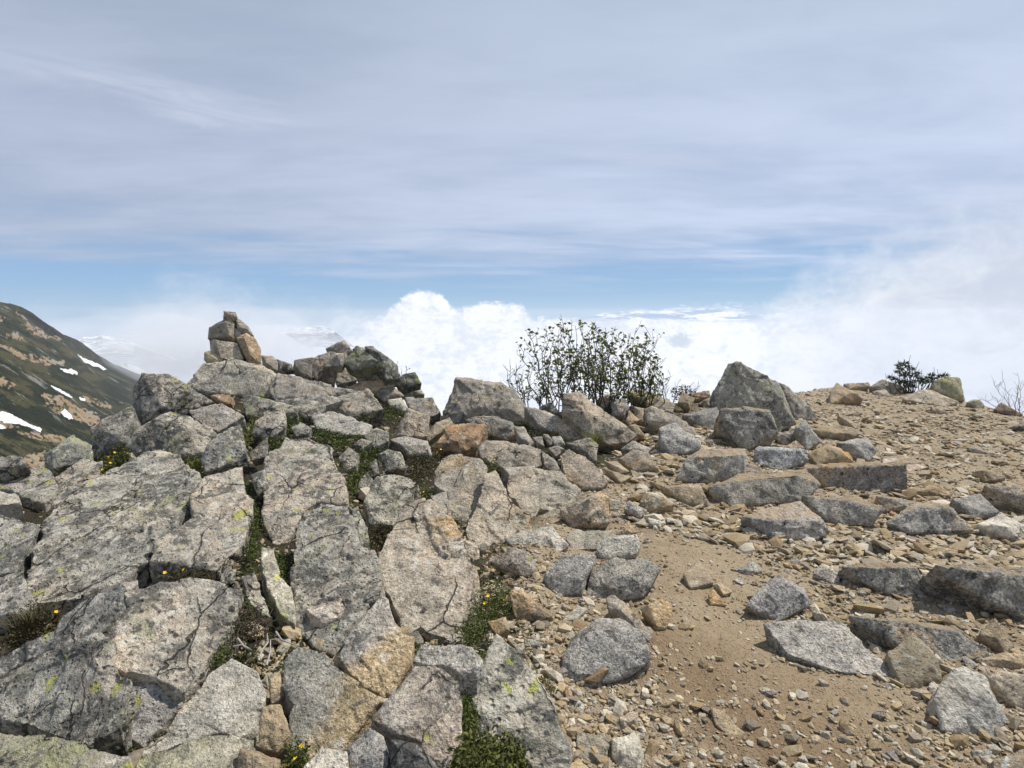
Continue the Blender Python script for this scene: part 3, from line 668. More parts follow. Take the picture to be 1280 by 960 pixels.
A('flat_rock', 'pinkish brown slab leaning over the gravel edge left of the dark-faced stone', [(699,569),(711,561),(735,574),(761,600),(750,611),(725,609),(706,597)], 'P', kind=H_, lean=38, cat='flat rock', ridge=[(714,566,.08),(735,590,.10)], col=(.95,.92,.9))
A('boulder', 'grey boulder at the foot of the shrub on its right', [(744,501),(758,492),(770,494),(768,508),(752,511)], 'G', kind=H_, lean=50, cat='boulder', col=(.95,.95,.95))
A('boulder', 'round grey boulder right of the shrub foot beside moss', [(763,505),(770,499),(780,497),(787,509),(780,520),(768,519)], 'G', kind=H_, lean=55, round_=1, cat='boulder')
A('boulder', 'small dark rock in the shade at the foot of the shrub', [(676,507),(690,502),(701,518),(682,514)], 'K', kind=H_, lean=50, cat='boulder')
A('flat_rock', 'flat slab with an orange underside right of the shrub', [(784,490),(800,488),(822,493),(845,505),(841,516),(808,507)], 'P', kind=H_, lean=38, cat='flat rock', ridge=[(800,493,.06),(830,503,.06)], col=(.95,.95,.92))
A('stone', 'tan diamond-shaped stone below the round grey boulder', [(783,526),(786,512),(800,525),(787,531)], 'T', kind=H_, lean=45, cat='stone', col=(1.1,1.08,1.02))
A('stone', 'pale tan upright stone beside the tan diamond-shaped one', [(792,508),(806,511),(808,529),(797,526)], 'T', kind=H_, lean=52, cat='stone')
A('stone', 'tan sliver leaning below the pale upright stone', [(786,531),(795,529),(806,545),(795,542)], 'T', kind=H_, lean=45, cat='stone')
A('flat_rock', 'long slab with a shaded left end sloping towards the path', [(805,512),(815,507),(849,521),(870,539),(872,546),(855,541),(825,534),(808,528)], 'G', kind=H_, lean=42, cat='flat rock', ridge=[(812,511,.10),(826,526,.12),(850,530,.06)], col=(.92,.92,.92))
A('boulder', 'blue-grey tilted block below the long slab at the path edge', [(824,535),(843,529),(856,538),(876,551),(875,560),(840,570),(829,556)], 'B', kind=H_, lean=46, cat='boulder', col=(1,1,1.02))
A('stone', 'small tan block under the flat slab with the orange underside', [(847,502),(853,489),(869,498),(862,512)], 'T', kind=H_, lean=50, cat='stone', col=(.85,.85,.83))
A('stone', 'flat brown stone on the skyline left of the tall peaked boulder', [(861,492),(886,488),(889,496),(869,499)], 'R', kind=H_, lean=45, cat='stone')
A('flat_rock', 'smooth brownish slab leaning against the left side of the tall peaked boulder', [(872,505),(899,490),(906,494),(888,509)], 'G', kind=H_, lean=45, cat='flat rock', col=(.95,.9,.82))
A('stone', 'rounded grey stone at the left foot of the tall peaked boulder', [(853,519),(880,511),(896,509),(905,520),(895,535),(884,536)], 'B', kind=H_, lean=48, cat='stone', col=(.75,.75,.78))
A('boulder', 'tall peaked boulder with green-yellow lichen on its front face', [(893,487),(910,454),(926,457),(934,460),(963,471),(975,479),(996,530),(973,539),(964,514),(902,511),(888,507)], 'V', kind=H_, lean=64, cat='boulder', th=.6, ridge=[(922,457,.17),(910,504,.04),(958,472,.10),(974,504,.12)], col=(1.1,1.1,1.08))
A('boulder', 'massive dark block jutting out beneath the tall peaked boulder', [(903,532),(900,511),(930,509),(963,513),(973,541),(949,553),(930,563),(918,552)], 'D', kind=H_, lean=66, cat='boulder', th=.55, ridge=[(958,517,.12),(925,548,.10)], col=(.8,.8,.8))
A('flat_rock', 'grey slab sloping off the right side of the tall peaked boulder', [(974,478),(984,483),(1006,502),(1024,524),(999,527),(992,518)], 'G', kind=H_, lean=52, roll=18, cat='flat rock', col=(.9,.9,.88))
A('stone', 'pale lichened stone tucked under the right of the tall peaked boulder', [(970,545),(995,533),(1004,551),(979,556)], 'L', kind=H_, lean=58, cat='stone')
A('boulder', 'smooth grey block at the right foot of the tall peaked boulder', [(995,535),(1005,524),(1026,552),(1009,563)], 'B', kind=H_, lean=55, cat='boulder')
A('stone', 'small brownish stone above the bluish block', [(976,560),(995,550),(1006,560),(990,565)], 'R', kind=H_, lean=50, cat='stone', col=(1.2,1.3,1.4))

# ---- rough stone steps on the right
A('flat_rock', 'six-sided grey block with pale top and dark front at the path head', [(846,599),(859,571),(877,561),(930,562),(935,572),(931,594),(877,606)], 'D', kind=H_, lean=52, cat='flat rock', ridge=[(860,574,.10),(884,576,.22),(926,573,.20),(880,602,.06)], col=(1,1,1.0))
A('stone', 'bluish block right of the six-sided block, below the tall peaked boulder', [(944,560),(948,557),(1007,561),(1011,577),(975,587),(949,583)], 'B', kind=H_, lean=54, cat='stone', ridge=[(955,563,.12),(998,566,.12)], col=(.95,1,1.1))
A('flat_rock', 'long slab with a tan top and dark underside left of the large rectangular slab', [(888,611),(928,590),(1007,587),(1026,606),(1000,627),(913,632),(895,620)], 'D', kind=H_, lean=44, cat='flat rock', ridge=[(905,607,.12),(990,601,.20),(935,593,.03)], col=(1,.98,.94))
A('flat_rock', 'large rectangular dark slab forming the upper step', [(992,583),(1050,579),(1133,577),(1135,614),(1100,617),(1030,613),(1000,604)], 'D', kind=H_, lean=70, cat='flat rock', th=.5, ridge=[(1000,586,.10),(1128,583,.10)], col=(.85,.82,.8))
A('stone', 'small brown flat-topped stone at the path edge left of the long tan-topped slab', [(826,608),(874,606),(887,632),(856,628)], 'R', kind=H_, lean=46, cat='stone', ridge=[(845,610,.1),(872,612,.1)], col=(1.3,1.4,1.4))
A('flat_rock', 'wedge-shaped grey slab with a sharp left point projecting over the path', [(928,646),(960,634),(1000,627),(1035,664),(1021,674),(971,675)], 'D', kind=H_, lean=42, cat='flat rock', ridge=[(958,656,.16),(1026,656,.14),(998,633,.05)], col=(1.05,1.05,1.08))
A('flat_rock', 'dark slab under the large rectangular one, left part of the lower step', [(1003,619),(1064,621),(1107,635),(1088,656),(1050,659),(1022,640)], 'D', kind=H_, lean=56, cat='flat rock', ridge=[(1064,630,.12),(1094,640,.10)], col=(.8,.8,.8))
A('stone', 'small grey stone wedged between the two halves of the lower step', [(1096,620),(1133,624),(1137,634),(1107,640)], 'D', kind=H_, lean=48, cat='stone')
A('flat_rock', 'grey domed slab forming the right part of the lower step', [(1108,653),(1143,628),(1183,630),(1209,651),(1216,663),(1133,666)], 'D', kind=H_, lean=50, cat='flat rock', ridge=[(1146,636,.12),(1186,640,.12)], col=(.95,.97,1))
A('flat_rock', 'thin tan slab lying right of the large rectangular slab', [(1133,610),(1179,609),(1188,619),(1136,620)], 'T', kind=H_, lean=40, cat='flat rock', col=(.85,.85,.85))
A('flat_rock', 'flat bluish slab right of the domed slab, half buried in flakes', [(1190,624),(1226,617),(1249,640),(1219,650)], 'B', kind=H_, lean=36, cat='flat rock', col=(.9,.9,.92))
A('flat_rock', 'bright whitish slab by the right picture edge', [(1219,656),(1251,642),(1283,658),(1277,677),(1250,668)], 'W', kind=H_, lean=38, cat='flat rock', col=(1.2,1.2,1.22))
A('boulder', 'tan-topped boulder cut by the right picture edge beside the scree', [(1229,607),(1273,598),(1310,615),(1310,645),(1265,628)], 'D', kind=H_, lean=46, cat='boulder', col=(1.15,1.05,.95))
A('flat_rock', 'tan slab with a shaded edge above the lower step on the scree', [(1215,589),(1244,587),(1259,597),(1233,602)], 'T', kind=H_, lean=40, cat='flat rock', col=(.85,.85,.85))
A('flat_rock', 'long shaded grey slab left of the big dark one cut by the right edge', [(1053,708),(1079,703),(1136,705),(1153,722),(1155,746),(1125,746),(1086,732)], 'D', kind=H_, lean=52, cat='flat rock', ridge=[(1085,711,.14),(1140,713,.16)], col=(.85,.85,.85))
A('boulder', 'big dark slab running out of the picture at right', [(1170,706),(1200,705),(1310,712),(1310,782),(1240,754),(1212,737),(1186,724)], 'D', kind=H_, lean=60, cat='boulder', th=.6, ridge=[(1180,710,.06),(1280,722,.10)], col=(.8,.8,.8))
A('boulder', 'triangular grey boulder sitting on the path edge over the flat buried slab', [(933,757),(957,728),(974,718),(1007,736),(1016,756),(974,777),(958,770)], 'B', kind=H_, lean=46, roll=6, cat='boulder', ridge=[(960,752,.14),(975,730,.20),(1000,745,.14)], col=(.88,.88,.93))
A('flat_rock', 'flat blue-grey slab half buried in the gravel below the triangular boulder', [(955,780),(1000,776),(1053,778),(1083,807),(1122,846),(1050,840),(985,818)], 'B', kind=H_, lean=20, cat='flat rock', h=.01, th=.25, ridge=[(1000,785,.035),(1050,795,.035),(1060,820,.02)], col=(.98,.98,1.0))
A('flat_rock', 'long slab with a brown left tip sloping down to the right edge', [(1057,768),(1086,771),(1194,781),(1233,809),(1233,822),(1172,829),(1140,806),(1100,797)], 'D', kind=H_, lean=40, cat='flat rock', ridge=[(1096,777,.10),(1190,792,.12)], col=(.88,.88,.9))
A('boulder', 'smooth tan-grey boulder resting against the long brown-tipped slab', [(1107,814),(1143,791),(1173,820),(1178,853),(1150,862),(1125,855)], 'T', kind=H_, lean=38, cat='boulder', round_=1, col=(.82,.85,.86))
A('boulder', 'whitish boulder with a tan crown near the bottom right corner', [(1168,874),(1183,841),(1204,831),(1231,844),(1263,901),(1245,928),(1179,914)], 'W', kind=H_, lean=40, cat='boulder', round_=1, ridge=[(1196,862,.16),(1230,878,.18),(1210,842,.06)], col=(.95,.97,1))
A('boulder', 'pale lumpy stone cut by the right picture edge beside the whitish boulder', [(1233,845),(1251,836),(1310,850),(1310,893),(1266,882)], 'W', kind=H_, lean=45, cat='boulder', round_=1, col=(.9,.86,.8))
A('flat_rock', 'brown slab on the right picture edge above the pale lumpy stone', [(1219,824),(1250,817),(1310,817),(1310,842),(1234,838)], 'R', kind=H_, lean=44, cat='flat rock', col=(1.2,1.3,1.4))
A('stone', 'upright tan stone standing in flakes right of the brown-tipped slab', [(1225,793),(1244,773),(1267,808),(1257,818)], 'T', kind=H_, lean=50, roll=12, cat='stone', ridge=[(1240,798,.2)], col=(.85,.83,.8))
A('boulder', 'brown stone in the bottom right corner', [(1240,950),(1280,937),(1310,950),(1310,985),(1245,980)], 'R', kind=H_, lean=40, cat='boulder', col=(1.2,1.3,1.4))
A('stone', 'small grey stone above the brown stone in the bottom right corner', [(1214,938),(1240,936),(1241,953),(1222,955)], 'B', kind=H_, lean=40, cat='stone')
A('stone', 'light tan slab worn flush in the middle of the trodden path', [(888,884),(906,890),(931,916),(920,926),(895,906)], 'T', kind=H_, lean=16, cat='stone', th=.1, col=(1,.98,.92), ridge=[(905,903,.05)])
A('stone', 'flat grey stone on the gravel left of the long grey slab', [(916,712),(942,702),(954,714),(935,719)], 'B', kind=H_, lean=30, cat='stone')
A('stone', 'flat tan stone beside the flat grey stone on the gravel', [(966,723),(978,713),(1001,727),(985,732)], 'T', kind=H_, lean=28, cat='stone')
A('stone', 'grey pyramid stone among tan flakes above the triangular boulder', [(1017,717),(1028,704),(1058,716),(1043,731)], 'B', kind=H_, lean=38, cat='stone', col=(.98,.95,.9))
A('stone', 'dark thin stone behind the flat tan stone on the gravel', [(986,706),(992,694),(1015,713)], 'D', kind=H_, lean=40, cat='stone')
A('stone', 'upright light chip below the dark left half of the lower step', [(1054,685),(1064,669),(1071,690)], 'T', kind=H_, lean=50, cat='stone')
A('stone', 'smooth tan stone half sunk in the path, upper one of the pair', [(891,731),(902,722),(916,740),(905,744)], 'T', kind=H_, lean=26, cat='stone')
A('stone', 'brown stone half sunk in the path, lower one of the pair', [(885,742),(892,737),(909,757),(888,755)], 'R', kind=H_, lean=26, cat='stone', col=(1.4,1.4,1.3))
A('stone', 'large tan patch of rock showing through the gravel path', [(855,718),(874,701),(891,728),(863,735)], 'T', kind=H_, lean=14, cat='stone', th=.12, ridge=[(872,718,.04)])

# ---- loose stones between the outcrop and the path
A('stone', 'cube-like stone with a dark left face and pale right face', [(700,637),(732,625),(750,614),(760,620),(761,653),(740,661),(715,659)], 'G', kind=H_, lean=58, cat='stone', th=.25, ridge=[(735,627,.26),(739,657,.24)], col=(1.05,1,.93))
A('stone', 'flat grey stone with a pointed left end below the forked crack slab', [(630,673),(662,662),(690,657),(711,682),(695,693),(675,693),(642,684)], 'B', kind=H_, lean=32, cat='stone', th=.2, ridge=[(660,672,.08),(690,676,.10)], col=(1.0,.98,.95))
A('stone', 'flat pale stone between the pointed flat stone and the cube-like one', [(707,671),(720,662),(765,663),(750,686),(715,687)], 'W', kind=H_, lean=26, cat='stone', th=.15, ridge=[(735,672,.05)], col=(.85,.84,.8))
A('stone', 'grey flat-topped stone stacked at the path edge above the large dark-fronted one', [(747,686),(755,671),(795,668),(802,681),(796,693),(750,700)], 'B', kind=H_, lean=40, cat='stone', th=.2, ridge=[(760,676,.1),(794,676,.1),(757,693,.12)], col=(1,1,.98))
A('stone', 'round-backed grey stone with a brown right side below the pointed flat stone', [(618,706),(637,683),(660,690),(668,700),(672,716),(655,721)], 'G', kind=H_, lean=48, cat='stone', ridge=[(643,692,.18),(640,706,.12)], col=(.95,.9,.87))
A('stone', 'dark squared stone standing left of the large dark-fronted stone', [(680,721),(700,696),(732,690),(747,691),(740,712),(727,741),(695,747)], 'B', kind=H_, lean=50, cat='stone', th=.3, ridge=[(700,722,.16),(735,699,.14),(729,726,.16)], col=(.82,.82,.85))
A('stone', 'large grey stone with a dark front, tan at its right tip', [(732,746),(740,711),(767,698),(812,700),(826,711),(808,733),(805,746),(782,733),(750,751)], 'B', kind=H_, lean=48, cat='stone', th=.3, ridge=[(745,735,.10),(782,722,.20),(800,735,.12)], col=(.92,.9,.88))
A('stone', 'long reddish brown stone right of the flowering cushion', [(635,737),(652,736),(692,772),(672,777),(655,777),(642,771)], 'R', kind=H_, lean=44, cat='stone', ridge=[(656,748,.2),(664,770,.14)], col=(1.1,1.15,1.15))
A('stone', 'light grey lozenge stone on the rubble above the big rounded boulder', [(702,775),(722,757),(733,762),(720,781)], 'W', kind=H_, lean=32, cat='stone', col=(.8,.8,.79))
A('stone', 'grey-brown slab partly hidden behind the big rounded boulder', [(757,748),(767,742),(785,757),(796,775),(816,793),(811,802),(775,773),(760,761)], 'G', kind=H_, lean=36, cat='stone')
A('stone', 'golden tan block with a dark left side on the path', [(800,761),(827,749),(841,760),(833,786),(822,788)], 'T', kind=H_, lean=50, cat='stone', ridge=[(810,757,.2),(820,784,.2)], col=(.95,.88,.75))
A('boulder', 'big rounded salt-and-pepper boulder sunk in the gravel', [(702,822),(720,792),(750,774),(780,773),(803,787),(813,812),(815,826),(770,849),(735,862),(713,860)], 'B', kind=H_, lean=38, cat='boulder', round_=2, th=.3, ridge=[(735,800,.12),(775,790,.14),(795,815,.12),(755,830,.12)], col=(.98,.98,1.0))
A('stone', 'grey stone left of the small brown pair at the path bend', [(780,636),(785,626),(808,638),(800,648)], 'B', kind=H_, lean=44, cat='stone')
A('stone', 'rounded brown stone at the path bend below the brown flat-topped one', [(799,627),(805,615),(825,615),(844,630),(812,640)], 'R', kind=H_, lean=44, cat='stone', col=(1.2,1.3,1.3))
A('stone', 'little white chip on the path bend', [(810,647),(827,650),(826,661),(812,655)], 'W', kind=H_, lean=35, cat='stone')
A('stone', 'orange tan stone right of the flat pale stone', [(770,668),(776,657),(786,652),(796,666)], 'O', kind=H_, lean=40, cat='stone')
A('stone', 'small pale stone touching the cube-like stone on its right', [(761,623),(775,625),(778,637),(762,637)], 'W', kind=H_, lean=42, cat='stone', col=(.9,.88,.82))
A('stone', 'grey angular stone left of the six-sided block, at the end of the shaded slab', [(774,574),(792,562),(811,566),(823,586),(790,589)], 'G', kind=H_, lean=44, cat='stone', ridge=[(793,567,.18),(805,580,.14)], col=(1,.95,.88))
A('stone', 'thin grey slab lying just behind the grey angular stone', [(775,561),(790,551),(816,560),(810,567),(782,563)], 'G', kind=H_, lean=34, cat='stone')
A('stone', 'tan splinter left of the grey angular stone, upper of two', [(757,577),(770,577),(788,590),(775,591)], 'T', kind=H_, lean=34, cat='stone')
A('stone', 'tan splinter left of the grey angular stone, lower of two', [(756,587),(790,596),(776,603)], 'T', kind=H_, lean=30, cat='stone', col=(1.05,1.05,1.0))
A('stone', 'pale broken slab at the bottom edge right of the lime-spotted pointed block', [(720,914),(755,917),(763,932),(745,960),(720,955)], 'W', kind=H_, lean=24, cat='stone', th=.14, col=(.82,.78,.7))
A('stone', 'whitish stone with a crack at the bottom edge left of the path', [(764,922),(800,915),(806,960),(777,968),(765,944)], 'W', kind=H_, lean=28, cat='stone', th=.16, col=(1,.98,.93))
A('stone', 'brown lump above the whitish cracked stone', [(752,906),(765,904),(776,912),(757,918)], 'R', kind=H_, lean=40, cat='stone', col=(1.2,1.2,1.2))
A('stone', 'white sliver of stone below the big rounded boulder', [(717,877),(724,876),(730,884),(725,901),(718,893)], 'W', kind=H_, lean=35, cat='stone', col=(1.15,1.17,1.2))
A('stone', 'brown sliver standing left of the white sliver', [(706,858),(711,857),(716,868),(716,893),(708,881)], 'R', kind=H_, lean=40, cat='stone', col=(1.2,1.2,1.2))
A('stone', 'round whitish stone beside the tip of the lime-spotted pointed block', [(642,806),(655,803),(658,818),(645,820)], 'W', kind=H_, lean=45, cat='stone', round_=1)
A('stone', 'grey splinter right of the round whitish stone', [(655,797),(680,804),(677,811),(657,807)], 'B', kind=H_, lean=38, cat='stone')
A('stone', 'tan stone embedded in the moss under the orange flowers', [(609,777),(632,771),(638,790),(620,793)], 'O', kind=H_, lean=36, cat='stone', col=(.95,.95,.95))
A('stone', 'cracked ochre rubble stone below the dead twig clump', [(334,845),(350,838),(356,870),(340,880)], 'O', kind=H_, lean=34, cat='stone')
A('stone', 'crumbling tan rock at the bottom between the pale slab and the two-tone block', [(328,885),(350,880),(360,915),(345,940),(322,935)], 'T', kind=H_, lean=30, cat='stone', col=(.8,.77,.7))
A('stone', 'rough tan rubble mass on the bottom edge left of the orange flowers', [(300,935),(325,938),(350,950),(345,985),(290,985)], 'T', kind=H_, lean=30, cat='stone', col=(.75,.72,.66))

# ---- the scree shoulder on the upper right
A('boulder', 'mossy yellow-green block standing on the right skyline next to the dwarf pine', [(1166,476),(1182,470),(1200,472),(1206,501),(1188,500),(1168,491)], 'M', kind=H_, lean=62, cat='boulder', ridge=[(1190,480,.18),(1186,496,.12)], col=(1.25,1.2,1.0), th=.45)
A('boulder', 'low grey boulder on the skyline left of the dwarf pine', [(1086,484),(1103,474),(1131,483),(1137,490),(1116,492)], 'G', kind=H_, lean=45, cat='boulder', col=(.92,.9,.85))
A('flat_rock', 'smooth grey outcrop worn flush with the scree below the mossy block', [(1128,499),(1149,486),(1166,488),(1198,502),(1182,509)], 'G', kind=H_, lean=30, cat='flat rock', ridge=[(1152,492,.06)], col=(1,.96,.88))
A('boulder', 'greenish grey stone right of the mossy block on the skyline', [(1209,503),(1214,500),(1225,499),(1231,508),(1219,512)], 'M', kind=H_, lean=50, cat='boulder', col=(1.3,1.3,1.3))
A('boulder', 'dark brown boulder near the bare twigs at the right edge', [(1242,512),(1252,503),(1279,518),(1269,521)], 'R', kind=H_, lean=48, cat='boulder', col=(.8,.8,.85))
A('flat_rock', 'pale pointed slab on the scree near the left end of the right skyline', [(1038,488),(1046,478),(1081,498),(1038,505)], 'T', kind=H_, lean=38, cat='flat rock', col=(.85,.84,.82))
A('flat_rock', 'flat grey stone on the skyline behind the pale pointed slab', [(1054,479),(1085,478),(1088,483),(1061,487)], 'G', kind=H_, lean=42, cat='flat rock')
A('stone', 'small light stone below the low grey boulder on the skyline', [(1090,489),(1107,487),(1115,495),(1098,496)], 'W', kind=H_, lean=38, cat='stone', col=(.85,.83,.8))
A('flat_rock', 'overhanging tan-grey slab right of the tall peaked boulder', [(1014,537),(1044,530),(1066,534),(1075,543),(1052,550),(1030,545)], 'T', kind=H_, lean=40, cat='flat rock', col=(.85,.83,.8))
A('boulder', 'bluish rock face above the large rectangular slab', [(1045,553),(1083,546),(1097,563),(1087,577),(1063,562)], 'B', kind=H_, lean=46, cat='boulder', col=(1,1,1.02))
A('stone', 'tan stone left of the bluish rock face', [(1010,568),(1030,556),(1062,565),(1068,577),(1020,580)], 'T', kind=H_, lean=36, cat='stone', col=(1,.94,.82))
A('flat_rock', 'thin tan blade sticking out of the scree above the overhanging slab', [(1047,519),(1072,530),(1070,536),(1058,531)], 'T', kind=H_, lean=40, cat='flat rock')
A('flat_rock', 'tan blade lying on the scree below the smooth outcrop', [(1164,508),(1187,516),(1182,520),(1166,513)], 'O', kind=H_, lean=40, cat='flat rock')
A('stone', 'flat tan flagstone just above the right end of the large rectangular slab', [(1119,576),(1131,570),(1154,577),(1140,585)], 'T', kind=H_, lean=34, cat='stone')
A('flat_rock', 'pale buried slab on the right of the scree', [(1208,559),(1245,565),(1243,572),(1212,563)], 'W', kind=H_, lean=26, cat='flat rock', col=(.9,.88,.84))
A('boulder', 'dark grey stone on the right picture edge on the scree', [(1266,533),(1280,525),(1310,528),(1310,545)], 'D', kind=H_, lean=48, cat='boulder', col=(.9,.85,.85))

for nm_, lb_, pl_, mt_, kw_ in T:
    rock(nm_, lb_, pl_, mt_, **kw_)
# ---------------------------------------------------------------- ground sheet of the ridge
def in_poly(px, py, poly):
    c = np.zeros(px.shape, bool); n = len(poly); j = n - 1
    for i in range(n):
        xi, yi = poly[i]; xj, yj = poly[j]
        cond = ((yi > py) != (yj > py)) & (px < (xj - xi) * (py - yi) / (yj - yi + 1e-9) + xi)
        c ^= cond; j = i
    return c

WET = [hit(*p)[:2] for p in [(1060, 960), (990, 940), (930, 900), (880, 850), (900, 810), (1010, 900), (840, 800), (1000, 870)]]
WETR = [.30, .34, .34, .30, .22, .28, .25, .3]
SAND = [hit(*p)[:2] for p in [(870, 650), (850, 690), (880, 740), (900, 790), (1040, 868), (900, 690)]]
def wet_mask(x, y):
    w = 0
    for (cx, cy), s in zip(WET, WETR):
        w = np.maximum(w, np.exp(-((x - cx) ** 2 + (y - cy) ** 2) / (s * s)))
    return w

def sand_mask(x, y):
    w = 0
    for cx, cy in SAND: w = np.maximum(w, np.exp(-((x - cx) ** 2 + (y - cy) ** 2) / .11))
    return w

ph = np.concatenate([np.linspace(-math.pi, -1.0, 90)[:-1], np.linspace(-1.0, 1.0, 1050), np.linspace(1.0, math.pi, 90)[1:-1]])
rr = np.concatenate([np.geomspace(0.05, 1.2, 24)[:-1], np.geomspace(1.2, 15, 330), np.geomspace(15, 90, 40)[1:]])
PHg, RRg = np.meshgrid(ph, rr)
X = RRg * np.sin(PHg); Y = RRg * np.cos(PHg)
Z = ground(X, Y)
nP, nR = len(ph), len(rr)
idx = np.arange(nP * nR).reshape(nR, nP)
a = idx[:-1, :]; b_ = idx[1:, :]
F = np.stack([a, np.roll(a, -1, 1), np.roll(b_, -1, 1), b_], -1).reshape(-1, 4)[:, ::-1]
V = np.stack([X, Y, Z], -1).reshape(-1, 3)
tint = np.zeros((len(V), 3)); tint[:, 0] = left_mask(V[:, 0], V[:, 1]); tint[:, 1] = wet_mask(V[:, 0], V[:, 1]); tint[:, 2] = sand_mask(V[:, 0], V[:, 1])
g_ob = link('ground', np_mesh('ground', V, F, True, tint), GROUND)
tag(g_ob, kind='structure')

# ---------------------------------------------------------------- loose gravel (nobody could count it)
def ico():
    bm = bmesh.new(); bmesh.ops.create_icosphere(bm, subdivisions=1, radius=1.0)
    v = np.array([q.co[:] for q in bm.verts]); bm.faces.ensure_lookup_table()
    f = np.array([[q.index for q in t.verts] for t in bm.faces]); bm.free()
    return v, f
ICV, ICF = ico()
TONES = np.array([(0.42, .34, .225), (0.36, .28, .17), (0.33, .275, .20), (0.46, .41, .315), (0.37, .285, .165), (0.26, .215, .155), (0.29, .21, .12), (.50, .44, .34)])
def pebbles(n, pr, lr, size, flat, keep, seed):
    g = np.random.default_rng(seed)
    p = g.uniform(*pr, n); r = np.exp(g.uniform(math.log(lr[0]), math.log(lr[1]), n))
    x, y = r * np.sin(p), r * np.cos(p)
    k = g.random(n) < keep(x, y, r, p)
    x, y, r = x[k], y[k], r[k]; n = len(x)
    s = size(r, g, n); s = np.clip(s, .002, .09)
    z = ground(x, y)
    V = ICV[None] * (1 + g.uniform(-.38, .30, (n, len(ICV), 1)))
    V = np.sign(V) * np.abs(V) ** 0.8
    V = V * np.stack([s * g.uniform(.8, 1.5, n), s * g.uniform(.6, 1.0, n), s * g.uniform(*flat, n)], 1)[:, None, :]
    ax = g.uniform(-.45, .45, (n, 2)); yaw = g.uniform(0, 6.283, n)
    Z2 = V[:, :, 2] + V[:, :, 0] * ax[:, :1] + V[:, :, 1] * ax[:, 1:]
    cx, sx = np.cos(yaw)[:, None], np.sin(yaw)[:, None]
    W = np.stack([V[:, :, 0] * cx - V[:, :, 1] * sx + x[:, None], V[:, :, 0] * sx + V[:, :, 1] * cx + y[:, None], Z2 + z[:, None] + (s * .25)[:, None]], -1)
    t = TONES[g.integers(0, len(TONES), n)] * g.uniform(.7, 1.15, (n, 1))
    return W.reshape(-1, 3), (ICF[None] + (np.arange(n) * len(ICV))[:, None, None]).reshape(-1, 3), np.repeat(t, len(ICV), 0)
def crest_ok(p, r): return r < np.interp(p, PH, RC) * 1.03
def keep_path(x, y, r, p): return np.where(crest_ok(p, r), (1 - left_mask(x, y)) * (1 - 0.72 * np.clip(wet_mask(x, y), 0, 1)) * (1 - .9 * sand_mask(x, y)), 0)
def clump(x, y, f, s): return sstep(-.15, .35, fbm(np.stack([x, y, 0 * x], 1) * f, 3, s))
def keep_scree(x, y, r, p): return np.where(crest_ok(p, r) & (r > 4.0) & (p > .2), .35 + .65 * clump(x, y, 1.3, 41), 0)
RUB = [hit(*p)[:2] for p in [(690, 740), (670, 800), (720, 770), (650, 780), (700, 880), (730, 880), (800, 640), (640, 730), (1100, 690), (1180, 690), (1080, 740), (1040, 760), (1200, 760), (1150, 940), (1090, 950), (340, 870), (345, 900), (320, 945), (1130, 670), (1060, 655), (1160, 680), (1230, 700), (980, 700), (1030, 690), (1250, 760), (1200, 860), (1100, 870), (960, 595), (1180, 605), (800, 560), (760, 590), (830, 625), (1210, 740), (1120, 760)]]
def keep_rub(x, y, r, p):
    w = 0
    for cx, cy in RUB: w = np.maximum(w, np.exp(-((x - cx) ** 2 + (y - cy) ** 2) / .16))
    return w * crest_ok(p, r) * (1 - .8 * sand_mask(x, y)) * (1 - .6 * np.clip(wet_mask(x, y), 0, 1))
parts = [
    pebbles(62000, (-.15, 1.2), (1.6, 14), lambda r, g, n: .0036 * np.exp(g.normal(0, .5, n)) * (1 + .12 * r), (.4, .8), keep_path, 1),
    pebbles(8800, (-.15, 1.2), (1.6, 9), lambda r, g, n: .0078 * np.exp(g.normal(0, .45, n)), (.3, .7), keep_path, 2),
    pebbles(24000, (.2, 1.2), (4.2, 14), lambda r, g, n: .024 * np.exp(g.normal(0, .45, n)), (.2, .5), keep_scree, 3),
    pebbles(30000, (-.55, .85), (1.7, 7), lambda r, g, n: .0105 * np.exp(g.normal(0, .5, n)), (.3, .8), keep_rub, 4),
]
parts.append(pebbles(9000, (-.75, .2), (1.8, 7.5), lambda r, g, n: .0085 * np.exp(g.normal(0, .6, n)), (.4, .9), lambda x, y, r, p: left_mask(x, y) * crest_ok(p, r), 5))
o_ = 0; VV, FF, CC = [], [], []
for v_, f_, c_ in parts:
    VV.append(v_); FF.append(f_ + o_); CC.append(c_); o_ += len(v_)
gv = link('gravel', np_mesh('gravel', np.concatenate(VV), np.concatenate(FF), False, np.concatenate(CC)), GRAVEL)
tag(gv, kind='stuff')

# ---------------------------------------------------------------- countable small stones, copies of a few cut ones
def small_proto(i, flat):
    rn = random.Random(900 + i); bm = bmesh.new()
    for k in range(14):
        u = rn.uniform(0, 6.283); q = rn.uniform(.75, 1.05)
        bm.verts.new((math.cos(u) * q, math.sin(u) * q * .75, rn.uniform(-1, 1) * flat))
    r_ = bmesh.ops.convex_hull(bm, input=bm.verts[:])
    bmesh.ops.delete(bm, geom=[g for g in r_['geom_interior'] if isinstance(g, bmesh.types.BMVert)], context='VERTS')
    bmesh.ops.delete(bm, geom=[v for v in bm.verts if not v.link_faces], context='VERTS')
    bmesh.ops.recalc_face_normals(bm, faces=bm.faces[:])
    V, N, F = remesh(bm, .075); V = smooth_pass(V, F, 1, .2)
    V = V + N * (.06 * fbm(V * 2.3 + i * 9, 3, 2) + .05 * facet(V * 3.0 + i * 5, 3))[:, None]
    return V, F
